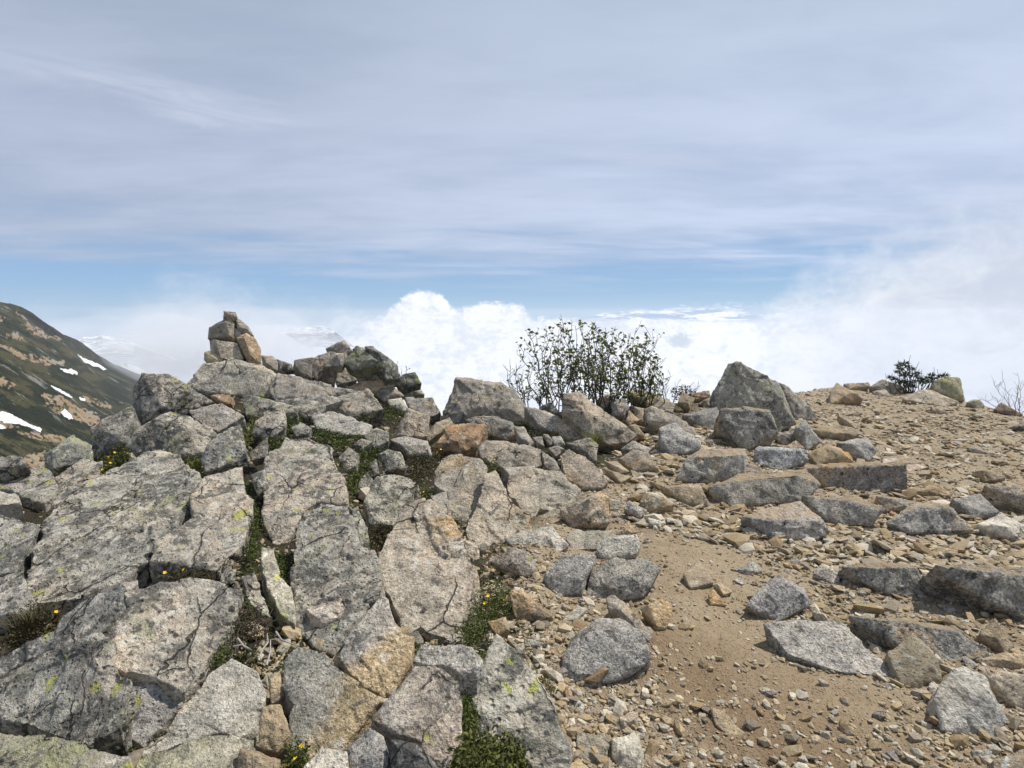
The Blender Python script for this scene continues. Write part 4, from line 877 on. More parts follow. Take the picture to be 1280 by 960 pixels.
def scatter(n, name, label, group, cat, mats, flats, pr, lr, size, keep, seed, lift=0.0, tones=((.8, 1.05),)):
    g = np.random.default_rng(seed); protos = []
    for i in range(len(mats)):
        V, F = small_proto(seed * 10 + i, flats[i % len(flats)])
        protos.append((V, F, mats[i]))
    made = 0; pos = []
    meshes = [None] * len(protos)
    while made < n:
        p = g.uniform(*pr); r = math.exp(g.uniform(math.log(lr[0]), math.log(lr[1])))
        x, y = r * math.sin(p), r * math.cos(p)
        if g.random() > float(np.asarray(keep(np.array([x]), np.array([y]), np.array([r]), np.array([p]))).ravel()[0]): continue
        s = size(r, g)
        if any((x - a) ** 2 + (y - b) ** 2 < (s + c) ** 2 * .7 for a, b, c in pos): continue
        pos.append((x, y, s))
        k = made % len(protos)
        if meshes[k] is None: meshes[k] = np_mesh(name, protos[k][0] * .05, protos[k][1], True); meshes[k].materials.append(MAT[protos[k][2]])
        o = bpy.data.objects.new(name, meshes[k]); COL.objects.link(o)
        o.location = (x, y, float(ground(np.array([x]), np.array([y]))[0]) + lift * s + s * .10)
        o.scale = (s / .05 * g.uniform(.85, 1.2),) * 2 + (s / .05,)
        o.rotation_euler = (g.uniform(-.25, .25), g.uniform(-.25, .25), g.uniform(0, 6.28))
        q = g.uniform(.78, 1.08); o.color = (q, q * g.uniform(.95, 1.0), q * g.uniform(.88, 1.0), 1)
        tag(o, label, cat, group); made += 1
scatter(34, 'buried_rock', 'half-buried tan-grey flat rock lying nearly flush among the scree flakes', 'half-buried flat rocks in the scree', 'flat rock', ['T', 'G', 'D', 'P', 'T'], [.22, .3, .26],
        (.22, .78), (4.6, 12.2), lambda r, g: .13 * math.exp(g.normal(0, .3)), keep_scree, 24, lift=-.12)
scatter(165, 'stone_flake', 'thin tan stone flake lying loose among many on the open scree', 'flakes on the scree', 'stone flake', ['T', 'T', 'W', 'O', 'T', 'P'], [.16, .22, .28],
        (.27, .80), (4.0, 12.8), lambda r, g: .035 * math.exp(g.normal(0, .42)) * (.55 + .07 * r), keep_scree, 21)
scatter(170, 'rubble_stone', 'hand-sized angular rubble stone among many on the gravel strips', 'rubble stones on the gravel', 'rubble stone', ['T', 'B', 'W', 'R', 'G'], [.28, .4, .55],
        (-.12, .80), (1.9, 7), lambda r, g: .030 * math.exp(g.normal(0, .35)), keep_rub, 22)
def keep_left(x, y, r, p): return left_mask(x, y) * crest_ok(p, r / .98)
scatter(125, 'crevice_stone', 'small lichened stone lodged in a joint between bedrock blocks', 'stones lodged in the bedrock joints', 'crevice stone', ['L', 'G', 'K', 'N'], [.6, .75],
        (-.66, .1), (2.0, 7.6), lambda r, g: .042 * math.exp(g.normal(0, .4)), keep_left, 23, lift=.5)

# ---------------------------------------------------------------- mountain slope across the valley
RIDGE = [(-420, 380, 380), (-150, 379, 430), (0, 377, 500), (12, 380, 515), (25, 390, 530), (45, 402, 570), (60, 412, 600), (85, 421, 680), (105, 437, 780), (130, 452, 880), (160, 464, 1000), (190, 475, 1150), (240, 494, 1300), (330, 522, 1400)]
LOWER = [(-420, 760, 60), (-150, 720, 80), (0, 690, 110), (60, 670, 130), (120, 650, 160), (200, 620, 220), (330, 590, 350)]
RA, LA = np.array(RIDGE, float), np.array(LOWER, float)
def slope_pt(px, py):
    px = np.asarray(px, float); py = np.asarray(py, float)
    y0 = np.interp(px, RA[:, 0], RA[:, 1]); d0 = np.interp(px, RA[:, 0], RA[:, 2])
    y1 = np.interp(px, LA[:, 0], LA[:, 1]); d1 = np.interp(px, LA[:, 0], LA[:, 2])
    t = (py - y0) / (y1 - y0)
    d = 1 / ((1 - t) / d0 + t / d1)
    a, b = (px - 640) / FPX, (480 - py) / FPX
    D = np.stack([a, CP - b * SP, SP + b * CP], -1)
    P = EYE + D * (d / D[..., 1])[..., None]
    q = P.reshape(-1, 3)
    h = (4.5 * fbm(q / 70, 3, 51) + 1.0 * fbm(q / 14, 3, 55)).reshape(d.shape) * np.clip(d / 350, .15, 1.2) * np.clip(t * 12, .25, 1)
    h2 = (0.9 * np.abs(fbm(q / 5.0, 3, 58))).reshape(d.shape) * np.clip(d / 300, .2, 1)
    P[..., 2] += h + h2
    return P
pxs = np.concatenate([np.linspace(-420, -30, 70), np.linspace(-28, 330, 440)])
ts = np.linspace(0, 1, 380)
PX, TS = np.meshgrid(pxs, ts)
y0 = np.interp(PX, RA[:, 0], RA[:, 1]); y1 = np.interp(PX, LA[:, 0], LA[:, 1])
PY = y0 + (y1 - y0) * TS
P = slope_pt(PX, PY)
back = []
for k in range(1, 8):                                    # the far side of the ridge falls away behind it
    q = P[0].copy(); q[:, 1] += 22.0 * k; q[:, 0] -= 8.0 * k; q[:, 2] -= 1.2 * k * k + 1.5 * k; back.append(q)
ALL = np.concatenate([np.stack(back[::-1]), P], 0)
nb = len(back)
# bare scree tongues and bands, in outline
SCREE = [[(-40, 420), (0, 425), (15, 432), (45, 443), (80, 452), (76, 456), (62, 455), (25, 444), (0, 432), (-40, 430)],
         [(46, 492), (74, 497), (100, 508), (125, 516), (138, 533), (118, 538), (95, 532), (76, 522), (60, 515), (50, 505)],
         [(-20, 476), (0, 474), (24, 486), (16, 492), (0, 486), (-20, 484)],
         [(14, 537), (40, 541), (75, 540), (96, 548), (80, 556), (45, 552), (30, 546)], [(26, 566), (58, 562), (60, 590), (30, 600)],
         [(14, 384), (33, 399), (58, 417), (84, 428), (62, 426), (32, 410)], [(-10, 392), (15, 397), (13, 402), (-10, 400)],
         [(5, 411), (32, 421), (26, 424), (5, 417)], [(-60, 512), (0, 516), (40, 531), (30, 536), (-60, 530)],
         [(100, 493), (132, 500), (145, 508), (125, 508), (105, 500)], [(60, 446), (80, 450), (86, 456), (66, 452)]]
q = np.stack([PX.ravel() / 9, PY.ravel() / 5, 0 * PX.ravel()], 1)
wx = PX.ravel() + 6 * fbm(q, 5, 61, .65); wy = PY.ravel() + 5.5 * fbm(q + 50, 5, 65, .65)
sc = np.zeros(PX.size)
for pl in SCREE:
    m_ = np.mean(pl, 0); pl = [tuple(m_ + (np.array(v_) - m_) * .86) for v_ in pl]
    sc = np.maximum(sc, in_poly(wx, wy, pl).astype(float))
sc *= sstep(-.22, -.02, fbm(np.stack([PX.ravel() / 5 + PY.ravel() / 9, PY.ravel() / 2.2 - PX.ravel() / 5, 0 * PX.ravel()], 1), 5, 83, .65))
sc = np.concatenate([np.zeros(nb * len(pxs)), sc])
nx, ny = len(pxs), len(ts) + nb
idx = np.arange(nx * ny).reshape(ny, nx)
F = np.stack([idx[:-1, :-1], idx[1:, :-1], idx[1:, 1:], idx[:-1, 1:]], -1).reshape(-1, 4)
tint = np.zeros((nx * ny, 3)); tint[:, 0] = sc
qq = np.stack([(PX.ravel() * .9 + PY.ravel() * .43) / 34, (-PX.ravel() * .43 + PY.ravel() * .9) / 4.2, 0 * PX.ravel()], 1)
tint[nb * nx:, 1] = .5 + .8 * fbm(qq, 5, 77, .6); tint[:nb * nx, 1] = .5
def slope_mat():
    m, t, b = new_mat('dwarf_pine_slope')
    g = t.new('ShaderNodeNewGeometry'); v = g.outputs['Position']
    at = t.new('ShaderNodeVertexColor', layer_name='tint'); sp = t.new('ShaderNodeSeparateColor'); t.l.new(at.outputs[0], sp.inputs[0])
    n1 = t.noise(v, .02, 5, .6); n2 = t.noise(v, .16, 5, .65); n3 = t.noise(v, .9, 3, .6)
    veg = t.mix(t.step(n1, .42, .62), (0.014, 0.018, 0.008), (0.036, 0.038, 0.017))
    veg = t.mix(t.step(sp.outputs[1], .50, .72), veg, (0.058, 0.054, 0.024))
    veg = t.mix(t.step(sp.outputs[1], .42, .25), veg, (0.010, 0.015, 0.007))
    veg = t.mix(t.step(n2, .62, .74), veg, (0.075, 0.072, 0.03))
    veg = t.mix(1.0, veg, t.vm('SCALE', (1, 1, 1), t.step(n3, .25, .75, .5, 1.5)), 'MULTIPLY')
    tan = t.mix(t.step(n2, .35, .65), (0.26, 0.175, 0.10), (0.32, 0.25, 0.165))
    tan = t.mix(t.step(n1, .52, .6), tan, (0.27, .25, .215))
    rock = t.mix(n3, (.16, .15, .14), (.34, .32, .29))
    col = t.mix(t.m('MULTIPLY', t.step(t.noise(v, .055, 6, .7), .60, .65), .7), veg, rock)
    col = t.mix(t.m('MULTIPLY', sp.outputs[0], t.step(n3, .22, .42, .35, 1)), col, tan)
    t.put(b.inputs['Base Color'], col)
    b.inputs['Specular IOR Level'].default_value = 0.0
    bump(t, b, t.m('ADD', n3, n2), 1.0, 1.6)
    return m
sl = link('mountain_slope', np_mesh('mountain_slope', ALL.reshape(-1, 3), F, True, tint), slope_mat())
tag(sl, kind='structure')

def snow(poly, label):
    a = np.array(poly, float); a = a.mean(0) + (a - a.mean(0)) * .88; poly = [tuple(q) for q in a]; x0, yy0 = a.min(0) - 1; x1, yy1 = a.max(0) + 1
    st = max((x1 - x0) / 70, .25); gx, gy = np.meshgrid(np.arange(x0, x1, st), np.arange(yy0, yy1, st * .6))
    q = np.stack([gx.ravel() / 4, gy.ravel() / 2.5, 0 * gx.ravel()], 1)
    ins = in_poly(gx.ravel() + 2.2 * fbm(q, 4, 71), gy.ravel() + 1.3 * fbm(q + 9, 4, 75), poly).reshape(gx.shape)
    keep = ins[:-1, :-1] | ins[1:, :-1] | ins[1:, 1:] | ins[:-1, 1:]
    P = slope_pt(gx, gy); dist = P[..., 1:2]
    P[..., 2] += np.where(ins, .9, -1.2) * np.clip(dist[..., 0] / 500, .25, 1)
    ii = np.arange(gx.size).reshape(gx.shape)
    F = np.stack([ii[:-1, :-1], ii[1:, :-1], ii[1:, 1:], ii[:-1, 1:]], -1)[keep]
    if not len(F): print('no snow', label); return
    V = P.reshape(-1, 3); c = V.mean(0)
    used, inv = np.unique(F, return_inverse=True)
    o = link('snow_patch', np_mesh('snow_patch', V[used] - c, inv.reshape(F.shape), True), SNOW, None, c)
    tag(o, label, 'snow patch', 'snow patches on the far slope')
snow([(-60, 505), (0, 516), (14, 519), (32, 528), (60, 537), (57, 541), (20, 532), (0, 526), (-60, 517)], 'largest snowfield low on the dark slope at the left picture edge')
snow([(-20, 527), (0, 530), (10, 534), (0, 535), (-20, 532)], 'small strip of snow just under the largest snowfield at the left edge')
snow([(75, 522), (80, 516), (84, 519), (94, 529), (86, 529)], 'triangular snow patch on the orange-tan scree of the dark slope')
snow([(61, 481), (69, 482), (82, 489), (92, 497), (85, 496), (66, 488)], 'snow tongue in the middle of the dark slope, right above the orange-tan scree')
snow([(74, 459), (86, 461), (99, 466), (98, 469), (80, 464)], 'thin snow streak at the lower end of the tan scree tongue')
snow([(94, 442), (108, 448), (136, 462), (132, 464), (103, 451)], 'long slanting snow streak near the ridge of the dark slope')
snow([(147, 454), (160, 455), (172, 459), (184, 466), (176, 468), (158, 463)], 'snow patch fading into mist at the far right end of the dark slope')
snow([(97, 496), (106, 499), (108, 501), (99, 499)], 'tiny speck of snow below the snow tongue in the middle of the slope')

# ---------------------------------------------------------------- far snowy mountains
def far_range(name, px0, px1, base, peaks, dist, seed):
    xs = np.linspace(px0, px1, 150); k = 26
    V = []
    for j in range(k):
        t = j / (k - 1)
        top = np.interp(xs, [p[0] for p in peaks], [p[1] for p in peaks])
        py = top + (base - top) * t
        d = dist * (1 - .22 * t)
        a, b = (xs - 640) / FPX, (480 - py) / FPX
        D = np.stack([a, CP - b * SP, SP + b * CP], -1); P = EYE + D * (d / D[:, 1])[:, None]
        P[:, 2] += dist / FPX * (1.1 * fbm(np.stack([xs / 3.5, 0 * xs + t * 5, 0 * xs + seed], 1), 4, seed)) * (1 - .5 * t)
        V.append(P)
    q = V[0].copy(); q[:, 1] += dist * .15; q[:, 2] -= 60
    V = np.stack([q] + V); n0, n1 = V.shape[:2]
    ii = np.arange(n0 * n1).reshape(n0, n1)
    F = np.stack([ii[:-1, :-1], ii[1:, :-1], ii[1:, 1:], ii[:-1, 1:]], -1).reshape(-1, 4)
    m, t, b = new_mat('snowy_' + name)
    g = t.new('ShaderNodeNewGeometry')
    n = t.noise(t.vm('MULTIPLY', g.outputs['Position'], (1, .6, 1)), .05, 5, .65)
    t.put(b.inputs['Base Color'], t.mix(t.step(n, .47, .56), (.19, .21, .24), (.70, .72, .76)))
    o = link(name, np_mesh(name, V.reshape(-1, 3), F, True), m); tag(o, kind='structure')
far_range('distant_mountain', 98, 168, 446, [(98, 423), (104, 421), (112, 422), (120, 420.5), (128, 419), (136, 421), (143, 424), (152, 423), (160, 427), (168, 432)], 1450, 3)
far_range('distant_mountain_range', 350, 418, 417, [(350, 413.5), (356, 410.5), (364, 409.5), (372, 410.5), (380, 410), (390, 409), (398, 408), (405, 408.5), (411, 410.5), (418, 414)], 1550, 8)

# ---------------------------------------------------------------- mountain air
def box(name, lo, hi):
    bm = bmesh.new(); bmesh.ops.create_cube(bm, size=1)
    for v in bm.verts: v.co = Vector([lo[i] + (hi[i] - lo[i]) * (v.co[i] + .5) for i in range(3)])
    me = bpy.data.meshes.new(name); bm.to_mesh(me); bm.free(); return me
allv = np.concatenate([ALL.reshape(-1, 3)]); 
hz = bpy.data.materials.new('mountain_haze'); hz.use_nodes = True; t = NT(hz.node_tree); t.n.clear()
ho = t.new('ShaderNodeOutputMaterial'); pv = t.new('ShaderNodeVolumePrincipled')
pv.inputs['Color'].default_value = (.93, .95, .98, 1); pv.inputs['Density'].default_value = HAZE = 0.0002; pv.inputs['Anisotropy'].default_value = .2
t.l.new(pv.outputs[0], ho.inputs['Volume'])
lo = min(allv[:, 2].min(), -95) - 1.0; hi_ = max(allv[:, 2].max(), 3.2) + 1.5
print('HAZE z', lo, hi_)
hb = link('haze', box('haze', (allv[:, 0].min() - 30, -95, lo), (1200, 1900, hi_)), hz); tag(hb, kind='stuff')

# banks of cloud drifting round the far end of the slope
def mist_bank(px, py, dist, sa, sb, sc_, dens):
    d = ray(px, py); c = EYE + d * (dist / d[1])
    bm = bmesh.new(); bmesh.ops.create_icosphere(bm, subdivisions=5, radius=1)
    v = np.array([q.co[:] for q in bm.verts]); v *= (1 + .55 * fbm(v * 2.0 + px, 5, 31))[:, None]
    for q, w in zip(bm.verts, v): q.co = (w[0] * sa, w[1] * sb, w[2] * sc_)
    me = bpy.data.meshes.new('mist_bank'); bm.to_mesh(me); bm.free()
    m = bpy.data.materials.new('drifting_mist'); m.use_nodes = True; t = NT(m.node_tree); t.n.clear()
    o = t.new('ShaderNodeOutputMaterial'); p = t.new('ShaderNodeVolumePrincipled')
    p.inputs['Color'].default_value = (.97, .975, .985, 1); p.inputs['Density'].default_value = dens; p.inputs['Anisotropy'].default_value = .1
    t.l.new(p.outputs[0], o.inputs['Volume'])
    tag(link('mist_bank', me, m, None, c), kind='stuff')
mist_bank(255, 432, 1180, 260, 220, 66, .0018)
mist_bank(215, 424, 1100, 90, 120, 50, .0024)
mist_bank(345, 438, 900, 130, 130, 34, .0034)
mist_bank(182, 458, 900, 80, 110, 40, .004)
# ---------------------------------------------------------------- plants
def leaf_cloud(P, size, up=0.4, aspect=.5, seed=1, droop=0.0):
    """one small bent rhomb per point"""
    g = np.random.default_rng(seed); n = len(P)
    d = g.normal(0, 1, (n, 3)); d[:, 2] = np.abs(d[:, 2]) * up + g.normal(0, .3, n) - droop
    d /= np.linalg.norm(d, axis=1)[:, None]
    s = np.cross(d, g.normal(0, 1, (n, 3))); s /= np.linalg.norm(s, axis=1)[:, None]
    L = (size * g.uniform(.6, 1.35, n))[:, None]
    nrm = np.cross(d, s)
    V = np.stack([P, P + d * L * .5 + s * L * aspect * .5 + nrm * L * .08, P + d * L, P + d * L * .5 - s * L * aspect * .5 + nrm * L * .08], 1)
    F = np.arange(n * 4).reshape(n, 4)
    c = np.repeat(np.clip(g.random(n) ** 1.3, 0, 1)[:, None], 3, 1)
    return V.reshape(-1, 3), F, np.repeat(c, 4, 0)

def tubes(lines, sides=5):
    """lines: list of (points, radii) -> one mesh of tapered tubes"""
    V, F, o = [], [], 0
    for pts, rad in lines:
        pts = np.asarray(pts, float); n = len(pts)
        tn = np.gradient(pts, axis=0); tn /= np.linalg.norm(tn, axis=1)[:, None] + 1e-9
        up = np.array([.31, .95, .1]); u = np.cross(tn, up); u /= np.linalg.norm(u, axis=1)[:, None] + 1e-9
        w = np.cross(tn, u)
        for k in range(sides):
            a = 2 * math.pi * k / sides
            V.append(pts + (u * math.cos(a) + w * math.sin(a)) * np.asarray(rad)[:, None])
        for k in range(sides):
            a0 = o + k * n; b0 = o + ((k + 1) % sides) * n
            i = np.arange(n - 1)
            F.append(np.stack([a0 + i, b0 + i, b0 + i + 1, a0 + i + 1], 1))
        o += n * sides
    return np.concatenate(V), np.concatenate(F)

def flower_mesh(rad, seed):
    g = random.Random(seed); V = [(0, 0, 0)]; F = []
    for k in range(5):
        a = k * 2 * math.pi / 5 + g.uniform(-.1, .1); w = .55
        b0 = len(V)
        V += [(math.cos(a - w) * rad * .7, math.sin(a - w) * rad * .7, rad * .25), (math.cos(a) * rad, math.sin(a) * rad, rad * .38), (math.cos(a + w) * rad * .7, math.sin(a + w) * rad * .7, rad * .25)]
        F += [(0, b0, b0 + 1, b0 + 2)]
    return np.array(V), np.array(F)

def poly_pts(poly, n, seed):
    g = np.random.default_rng(seed); a = np.array(poly, float); lo, hi = a.min(0), a.max(0); out = []
    while len(out) < n:
        q = g.uniform(lo, hi, (n * 2, 2)); k = in_poly(q[:, 0], q[:, 1], poly); out += list(q[k])
    return np.array(out[:n])

def hits(Q, h=0.0):
    return np.array([place(x, y, h) for x, y in Q])

NC = [0]
def cushion(name, label, cat, poly, mat, flowers=(), dens=1.3, size=.016, h=.03, group=None, up=.6):
    NC[0] += 1; seed = NC[0] * 13
    a = np.array(poly, float); x, y = a[:, 0], a[:, 1]
    area = .5 * abs((x * np.roll(y, -1) - y * np.roll(x, -1)).sum())
    m = 60 + int(area * .25); n = max(140, int(area * dens))
    core = hits(poly_pts(poly, m, seed))                # a net of points on the surface, leaves cluster round them
    g = np.random.default_rng(seed)
    c = core.mean(0); dist = np.linalg.norm(c - EYE)
    sp = dist / FPX * 2.2
    P = core[g.integers(0, m, n)] + g.normal(0, 1, (n, 3)) * np.array([sp, sp, .008])
    lump = .5 + .5 * fbm(P * 14 + seed, 3, 4)
    P[:, 2] += -.055 + g.random(n) * (.055 + h) * (.35 + 1.1 * lump)
    sz = size * min(max(dist / 4.0, .75), 2.0)
    V, F, C = leaf_cloud(P, sz, up, .55, seed)
    if not flowers:
        o = link(name, np_mesh(name, V - c, F, False, C), mat, None, c); tag(o, label, cat, group); return o
    e = empty(name, c); tag(e, label, cat, group)
    link('foliage', np_mesh('foliage', V - c, F, False, C), mat, e)
    add_flowers(e, c, flowers, seed)
    return e

def add_flowers(e, c, flowers, seed):
    for k, f in enumerate(flowers):
        q = place(f[0], f[1], .045); dist = np.linalg.norm(q - EYE)
        rad = (f[2] if len(f) > 2 else 1.0) * min(max(.0105, dist * .0021), .019)
        fv, ff = flower_mesh(rad, seed + k)
        st = tubes([(np.array([[0, 0, -.05], [.003, 0, -.02], [0, 0, 0]]), [.0014, .0012, .0012])], 4)
        o = link('flower', np_mesh('flower', fv, ff, False), PETAL, e, Vector(q - c))
        rn = random.Random(seed + k); o.rotation_euler = (R(38 + rn.uniform(-18, 18)), R(rn.uniform(-20, 20)), rn.uniform(0, 6))
        s = link('flower_stem', np_mesh('flower_stem', *st, False), TWIG, e, Vector(q - c))

MP = 'moss_cushion'; GC = 'moss'
cushion(MP, 'dark green moss filling the gap left of the blue-grey slab', GC, [(325,556),(348,532),(372,515),(381,528),(362,545),(345,562),(332,561)], MOSS)
cushion(MP, 'long green moss strip along the top of the pink central block', GC, [(386,540),(396,534),(420,540),(448,544),(455,548),(450,556),(430,560),(415,556),(398,549)], MOSS)
cushion('flowering_cushion', 'moss down the joint right of the pink central block, one yellow flower on top', 'alpine plant', [(452,556),(476,546),(485,558),(470,578),(450,600),(438,622),(430,602),(446,584),(446,570)], MOSS, [(472,543)])
cushion(MP, 'green patch under the pinkish flat-topped slab near the crest', GC, [(445,523),(474,508),(500,514),(505,521),(470,524),(450,529)], MOSS, h=.05)
cushion(MP, 'bright olive moss on the left flank of the pinkish knob', GC, [(304,541),(318,517),(326,523),(316,545),(305,556)], OLIVE)
cushion('flowering_cushion', 'brown heath hollow under the undercut block, tiny yellow flowers on its right', 'alpine plant', [(508,570),(538,568),(548,562),(552,572),(540,586),(524,592),(510,590)], HEATH, [(547,565), (551,562), (567,556)], h=.02)
cushion('flowering_cushion', 'brownish plant with orange-yellow flowers below the four-sided lime-lichened block', 'alpine plant', [(460,660),(490,657),(485,676),(478,700),(468,698),(462,680)], HEATH, [(467,662), (482,667), (472,692)])
cushion('flowering_cushion', 'green tuft with a few yellow flowers in front of the long tan-grey block', 'alpine plant', [(597,572),(612,571),(622,577),(621,588),(608,590),(600,583)], OLIVE, [(615,571), (609,567), (618,574)], h=.05)
cushion('flowering_cushion', 'green tuft with three yellow flowers before the lichened block left of the grass tuft', 'alpine plant', [(706,552),(716,556),(738,572),(728,578),(709,566)], OLIVE, [(714,558), (723,554), (736,567)], h=.04)
cushion(MP, 'dark seedlings and moss under the long slanting slab', GC, [(640,531),(668,534),(700,545),(692,554),(660,541)], MOSS, h=.06)
cushion('flowering_cushion', 'large green cushion with three orange-yellow flowers at the foot of the great smooth slab', 'alpine plant', [(566,800),(588,772),(600,746),(624,736),(640,752),(640,764),(612,780),(598,800),(580,806)], MOSS, [(610,744,.9), (606,754,.9), (631,750,.8)], h=.06)
cushion(MP, 'moss in the narrow gully above the small blue-grey block', GC, [(588,850),(594,833),(606,812),(612,806),(604,832),(594,856)], MOSS)
cushion('leafy_cushion', 'leafy green plants at the bottom edge below the lime-spotted pointed block', 'alpine plant', [(572,945),(590,932),(640,936),(655,948),(662,985),(560,985)], OLIVE, h=.06, size=.022)
cushion(MP, 'dark moss in the gully between the brownish block and the lime-spotted block', GC, [(576,876),(590,858),(595,895),(592,930),(577,935)], MOSS)
cushion('flowering_cushion', 'cushion with several yellow flowers under the leaning rim boulder', 'alpine plant', [(122,584),(134,572),(145,560),(165,558),(160,574),(150,584),(132,592)], OLIVE, [(135,572), (157,571), (128,587), (138,579), (143,566)], h=.05)
cushion('flowering_cushion', 'mossy seam with two orange-yellow flowers across the large lichened block', 'alpine plant', [(203,716),(236,709),(270,714),(268,722),(235,722)], HEATH, [(206,716,.9), (230,712,.9)], h=.0)
cushion('flowering_cushion', 'dark grassy tuft with one yellow flower at the left edge', 'alpine plant', [(5,806),(12,788),(30,765),(72,760),(75,770),(42,786)], HEATH, [(70,765,.85)], h=.03)
cushion(MP, 'moss beside the dead twig clump', GC, [(266,838),(270,808),(288,782),(302,745),(318,768),(300,790),(286,815),(275,838)], MOSS, h=.04)
cushion('flowering_cushion', 'green seam with one yellow flower in the joint left of the pointed central block', 'alpine plant', [(343,688),(352,680),(360,700),(352,725),(344,726)], MOSS, [(368,706,.85)], h=.02)
cushion('flowering_cushion', 'moss in the long joint left of the pink central block, with two yellow flowers', 'alpine plant', [(304,600),(314,612),(324,650),(320,690),(310,690),(314,650)], MOSS, [(310,634), (344,602)], h=.0)
cushion(MP, 'bright moss between the round boulder and the flat slab right of the shrub', GC, [(778,493),(790,487),(812,504),(800,510)], OLIVE, h=.05)
cushion(MP, 'small dark green tuft on the gravel right of the lime-spotted pointed block', GC, [(671,850),(690,858),(696,876),(685,870)], MOSS)
cushion(MP, 'tiny green tuft growing on the two-tone grey and ochre block', GC, [(371,868),(380,860),(391,857),(386,868),(374,874)], OLIVE, h=.07)
cushion(MP, 'olive moss pad at the base of the wide hunched boulder', GC, [(224,575),(250,569),(250,590),(232,588)], OLIVE, h=.0)
cushion('flowering_cushion', 'small plant with three yellow flowers at the bottom edge beside the bright stone', 'alpine plant', [(350,958),(372,938),(388,948),(380,980),(350,980)], OLIVE, [(377,933,.85), (369,949,.85), (357,957,.85)], h=.04)
cushion(MP, 'dark moss at the foot of the shrub', GC, [(748,503),(762,498),(768,512),(755,516)], MOSS, h=.05)
cushion(MP, 'brownish turf on the crest left of the tall peaked boulder', GC, [(838,487),(858,484),(872,490),(858,498),(846,502)], HEATH, h=.06)
cushion('flowering_cushion', 'single yellow flower in the seam right of the lichened rim block', 'alpine plant', [(103,600),(110,597),(118,600),(112,604)], HEATH, [(106,599,.85)], h=.0)
cushion('flowering_cushion', 'small tuft with one yellow flower above the great smooth slab', 'alpine plant', [(526,614),(532,610),(540,615),(534,620)], OLIVE, [(530,615)], h=.01)
cushion('flowering_cushion', 'small tuft with a yellow flower at the right corner of the great smooth slab', 'alpine plant', [(598,720),(606,717),(612,722),(602,725)], HEATH, [(604,719)], h=.01)

# thin moss and humus litter over the floor of the joints (nobody could count it)
g = np.random.default_rng(99); n = 60000
p_ = g.uniform(-.78, .22, n); r_ = np.exp(g.uniform(math.log(1.7), math.log(8.2), n)); x_, y_ = r_ * np.sin(p_), r_ * np.cos(p_)
k_ = (g.random(n) < left_mask(x_, y_) * crest_ok(p_, r_)) & (fbm(np.stack([x_, y_, 0 * x_], 1) * 3.1, 3, 91) > -.06)
x_, y_ = x_[k_], y_[k_]
Pm = np.stack([x_, y_, ground(x_, y_) + g.uniform(-.004, .022, len(x_))], 1)
V, F, C = leaf_cloud(Pm, .015, .5, .5, 98)
tag(link('ground_moss', np_mesh('ground_moss', V, F, False, C), MOSS), kind='stuff')

def blades(name, label, cen, n, hgt, spread, mat, seed):
    g = np.random.default_rng(seed); c = place(*cen)
    V, F, C = [], [], []
    for k in range(n):
        a = g.uniform(0, 6.283); lean = g.uniform(.1, .9); h = hgt * g.uniform(.5, 1.1)
        b = np.array([math.cos(a), math.sin(a), 0]) * spread * g.uniform(0, 1)
        d = np.array([math.cos(a) * lean, math.sin(a) * lean, 1.0]); w = np.array([-math.sin(a), math.cos(a), 0]) * .0028
        o = len(V); m = b + d * h * .55; tp = b + d * h * .9 + np.array([math.cos(a), math.sin(a), -.25]) * lean * h * .35
        V += [b - w, b + w, m + w * .8, m - w * .8, tp - w * .1, tp + w * .1]; F += [(o, o + 1, o + 2, o + 3), (o + 3, o + 2, o + 5, o + 4)]
        C += [[g.random()] * 3] * 6
    ob = link(name, np_mesh(name, np.array(V), np.array(F), False, np.array(C)), mat, None, c); tag(ob, label, 'grass tuft')
blades('grass_tuft', 'yellow-green grass tuft left of the gravel below the wedge-shaped boulder', (744,556), 130, .17, .07, GRASS, 5)
blades('grass_tuft', 'dry brownish grass tuft in the crack at the left picture edge', (38,785), 90, .10, .07, HEATH, 6)

# ---- shrubs
def stem_line(b, t, rn, wob, k=9):
    P = []
    L = np.linalg.norm(t - b)
    off = np.zeros(3)
    for i in range(k):
        u = i / (k - 1); off = off * .7 + np.array([rn.gauss(0, 1), rn.gauss(0, 1), rn.gauss(0, .4)]) * wob * L
        e = u ** 1.25
        q = b + (t - b) * np.array([e if abs(t[0] - b[0]) > .1 else u, u, u ** .92]) + off * (1 if 0 < i < k - 1 else .3)
        P.append(q)
    return np.array(P)

def px_at(px, py, d):
    r = ray(px, py); return EYE + r * (d / r[1])

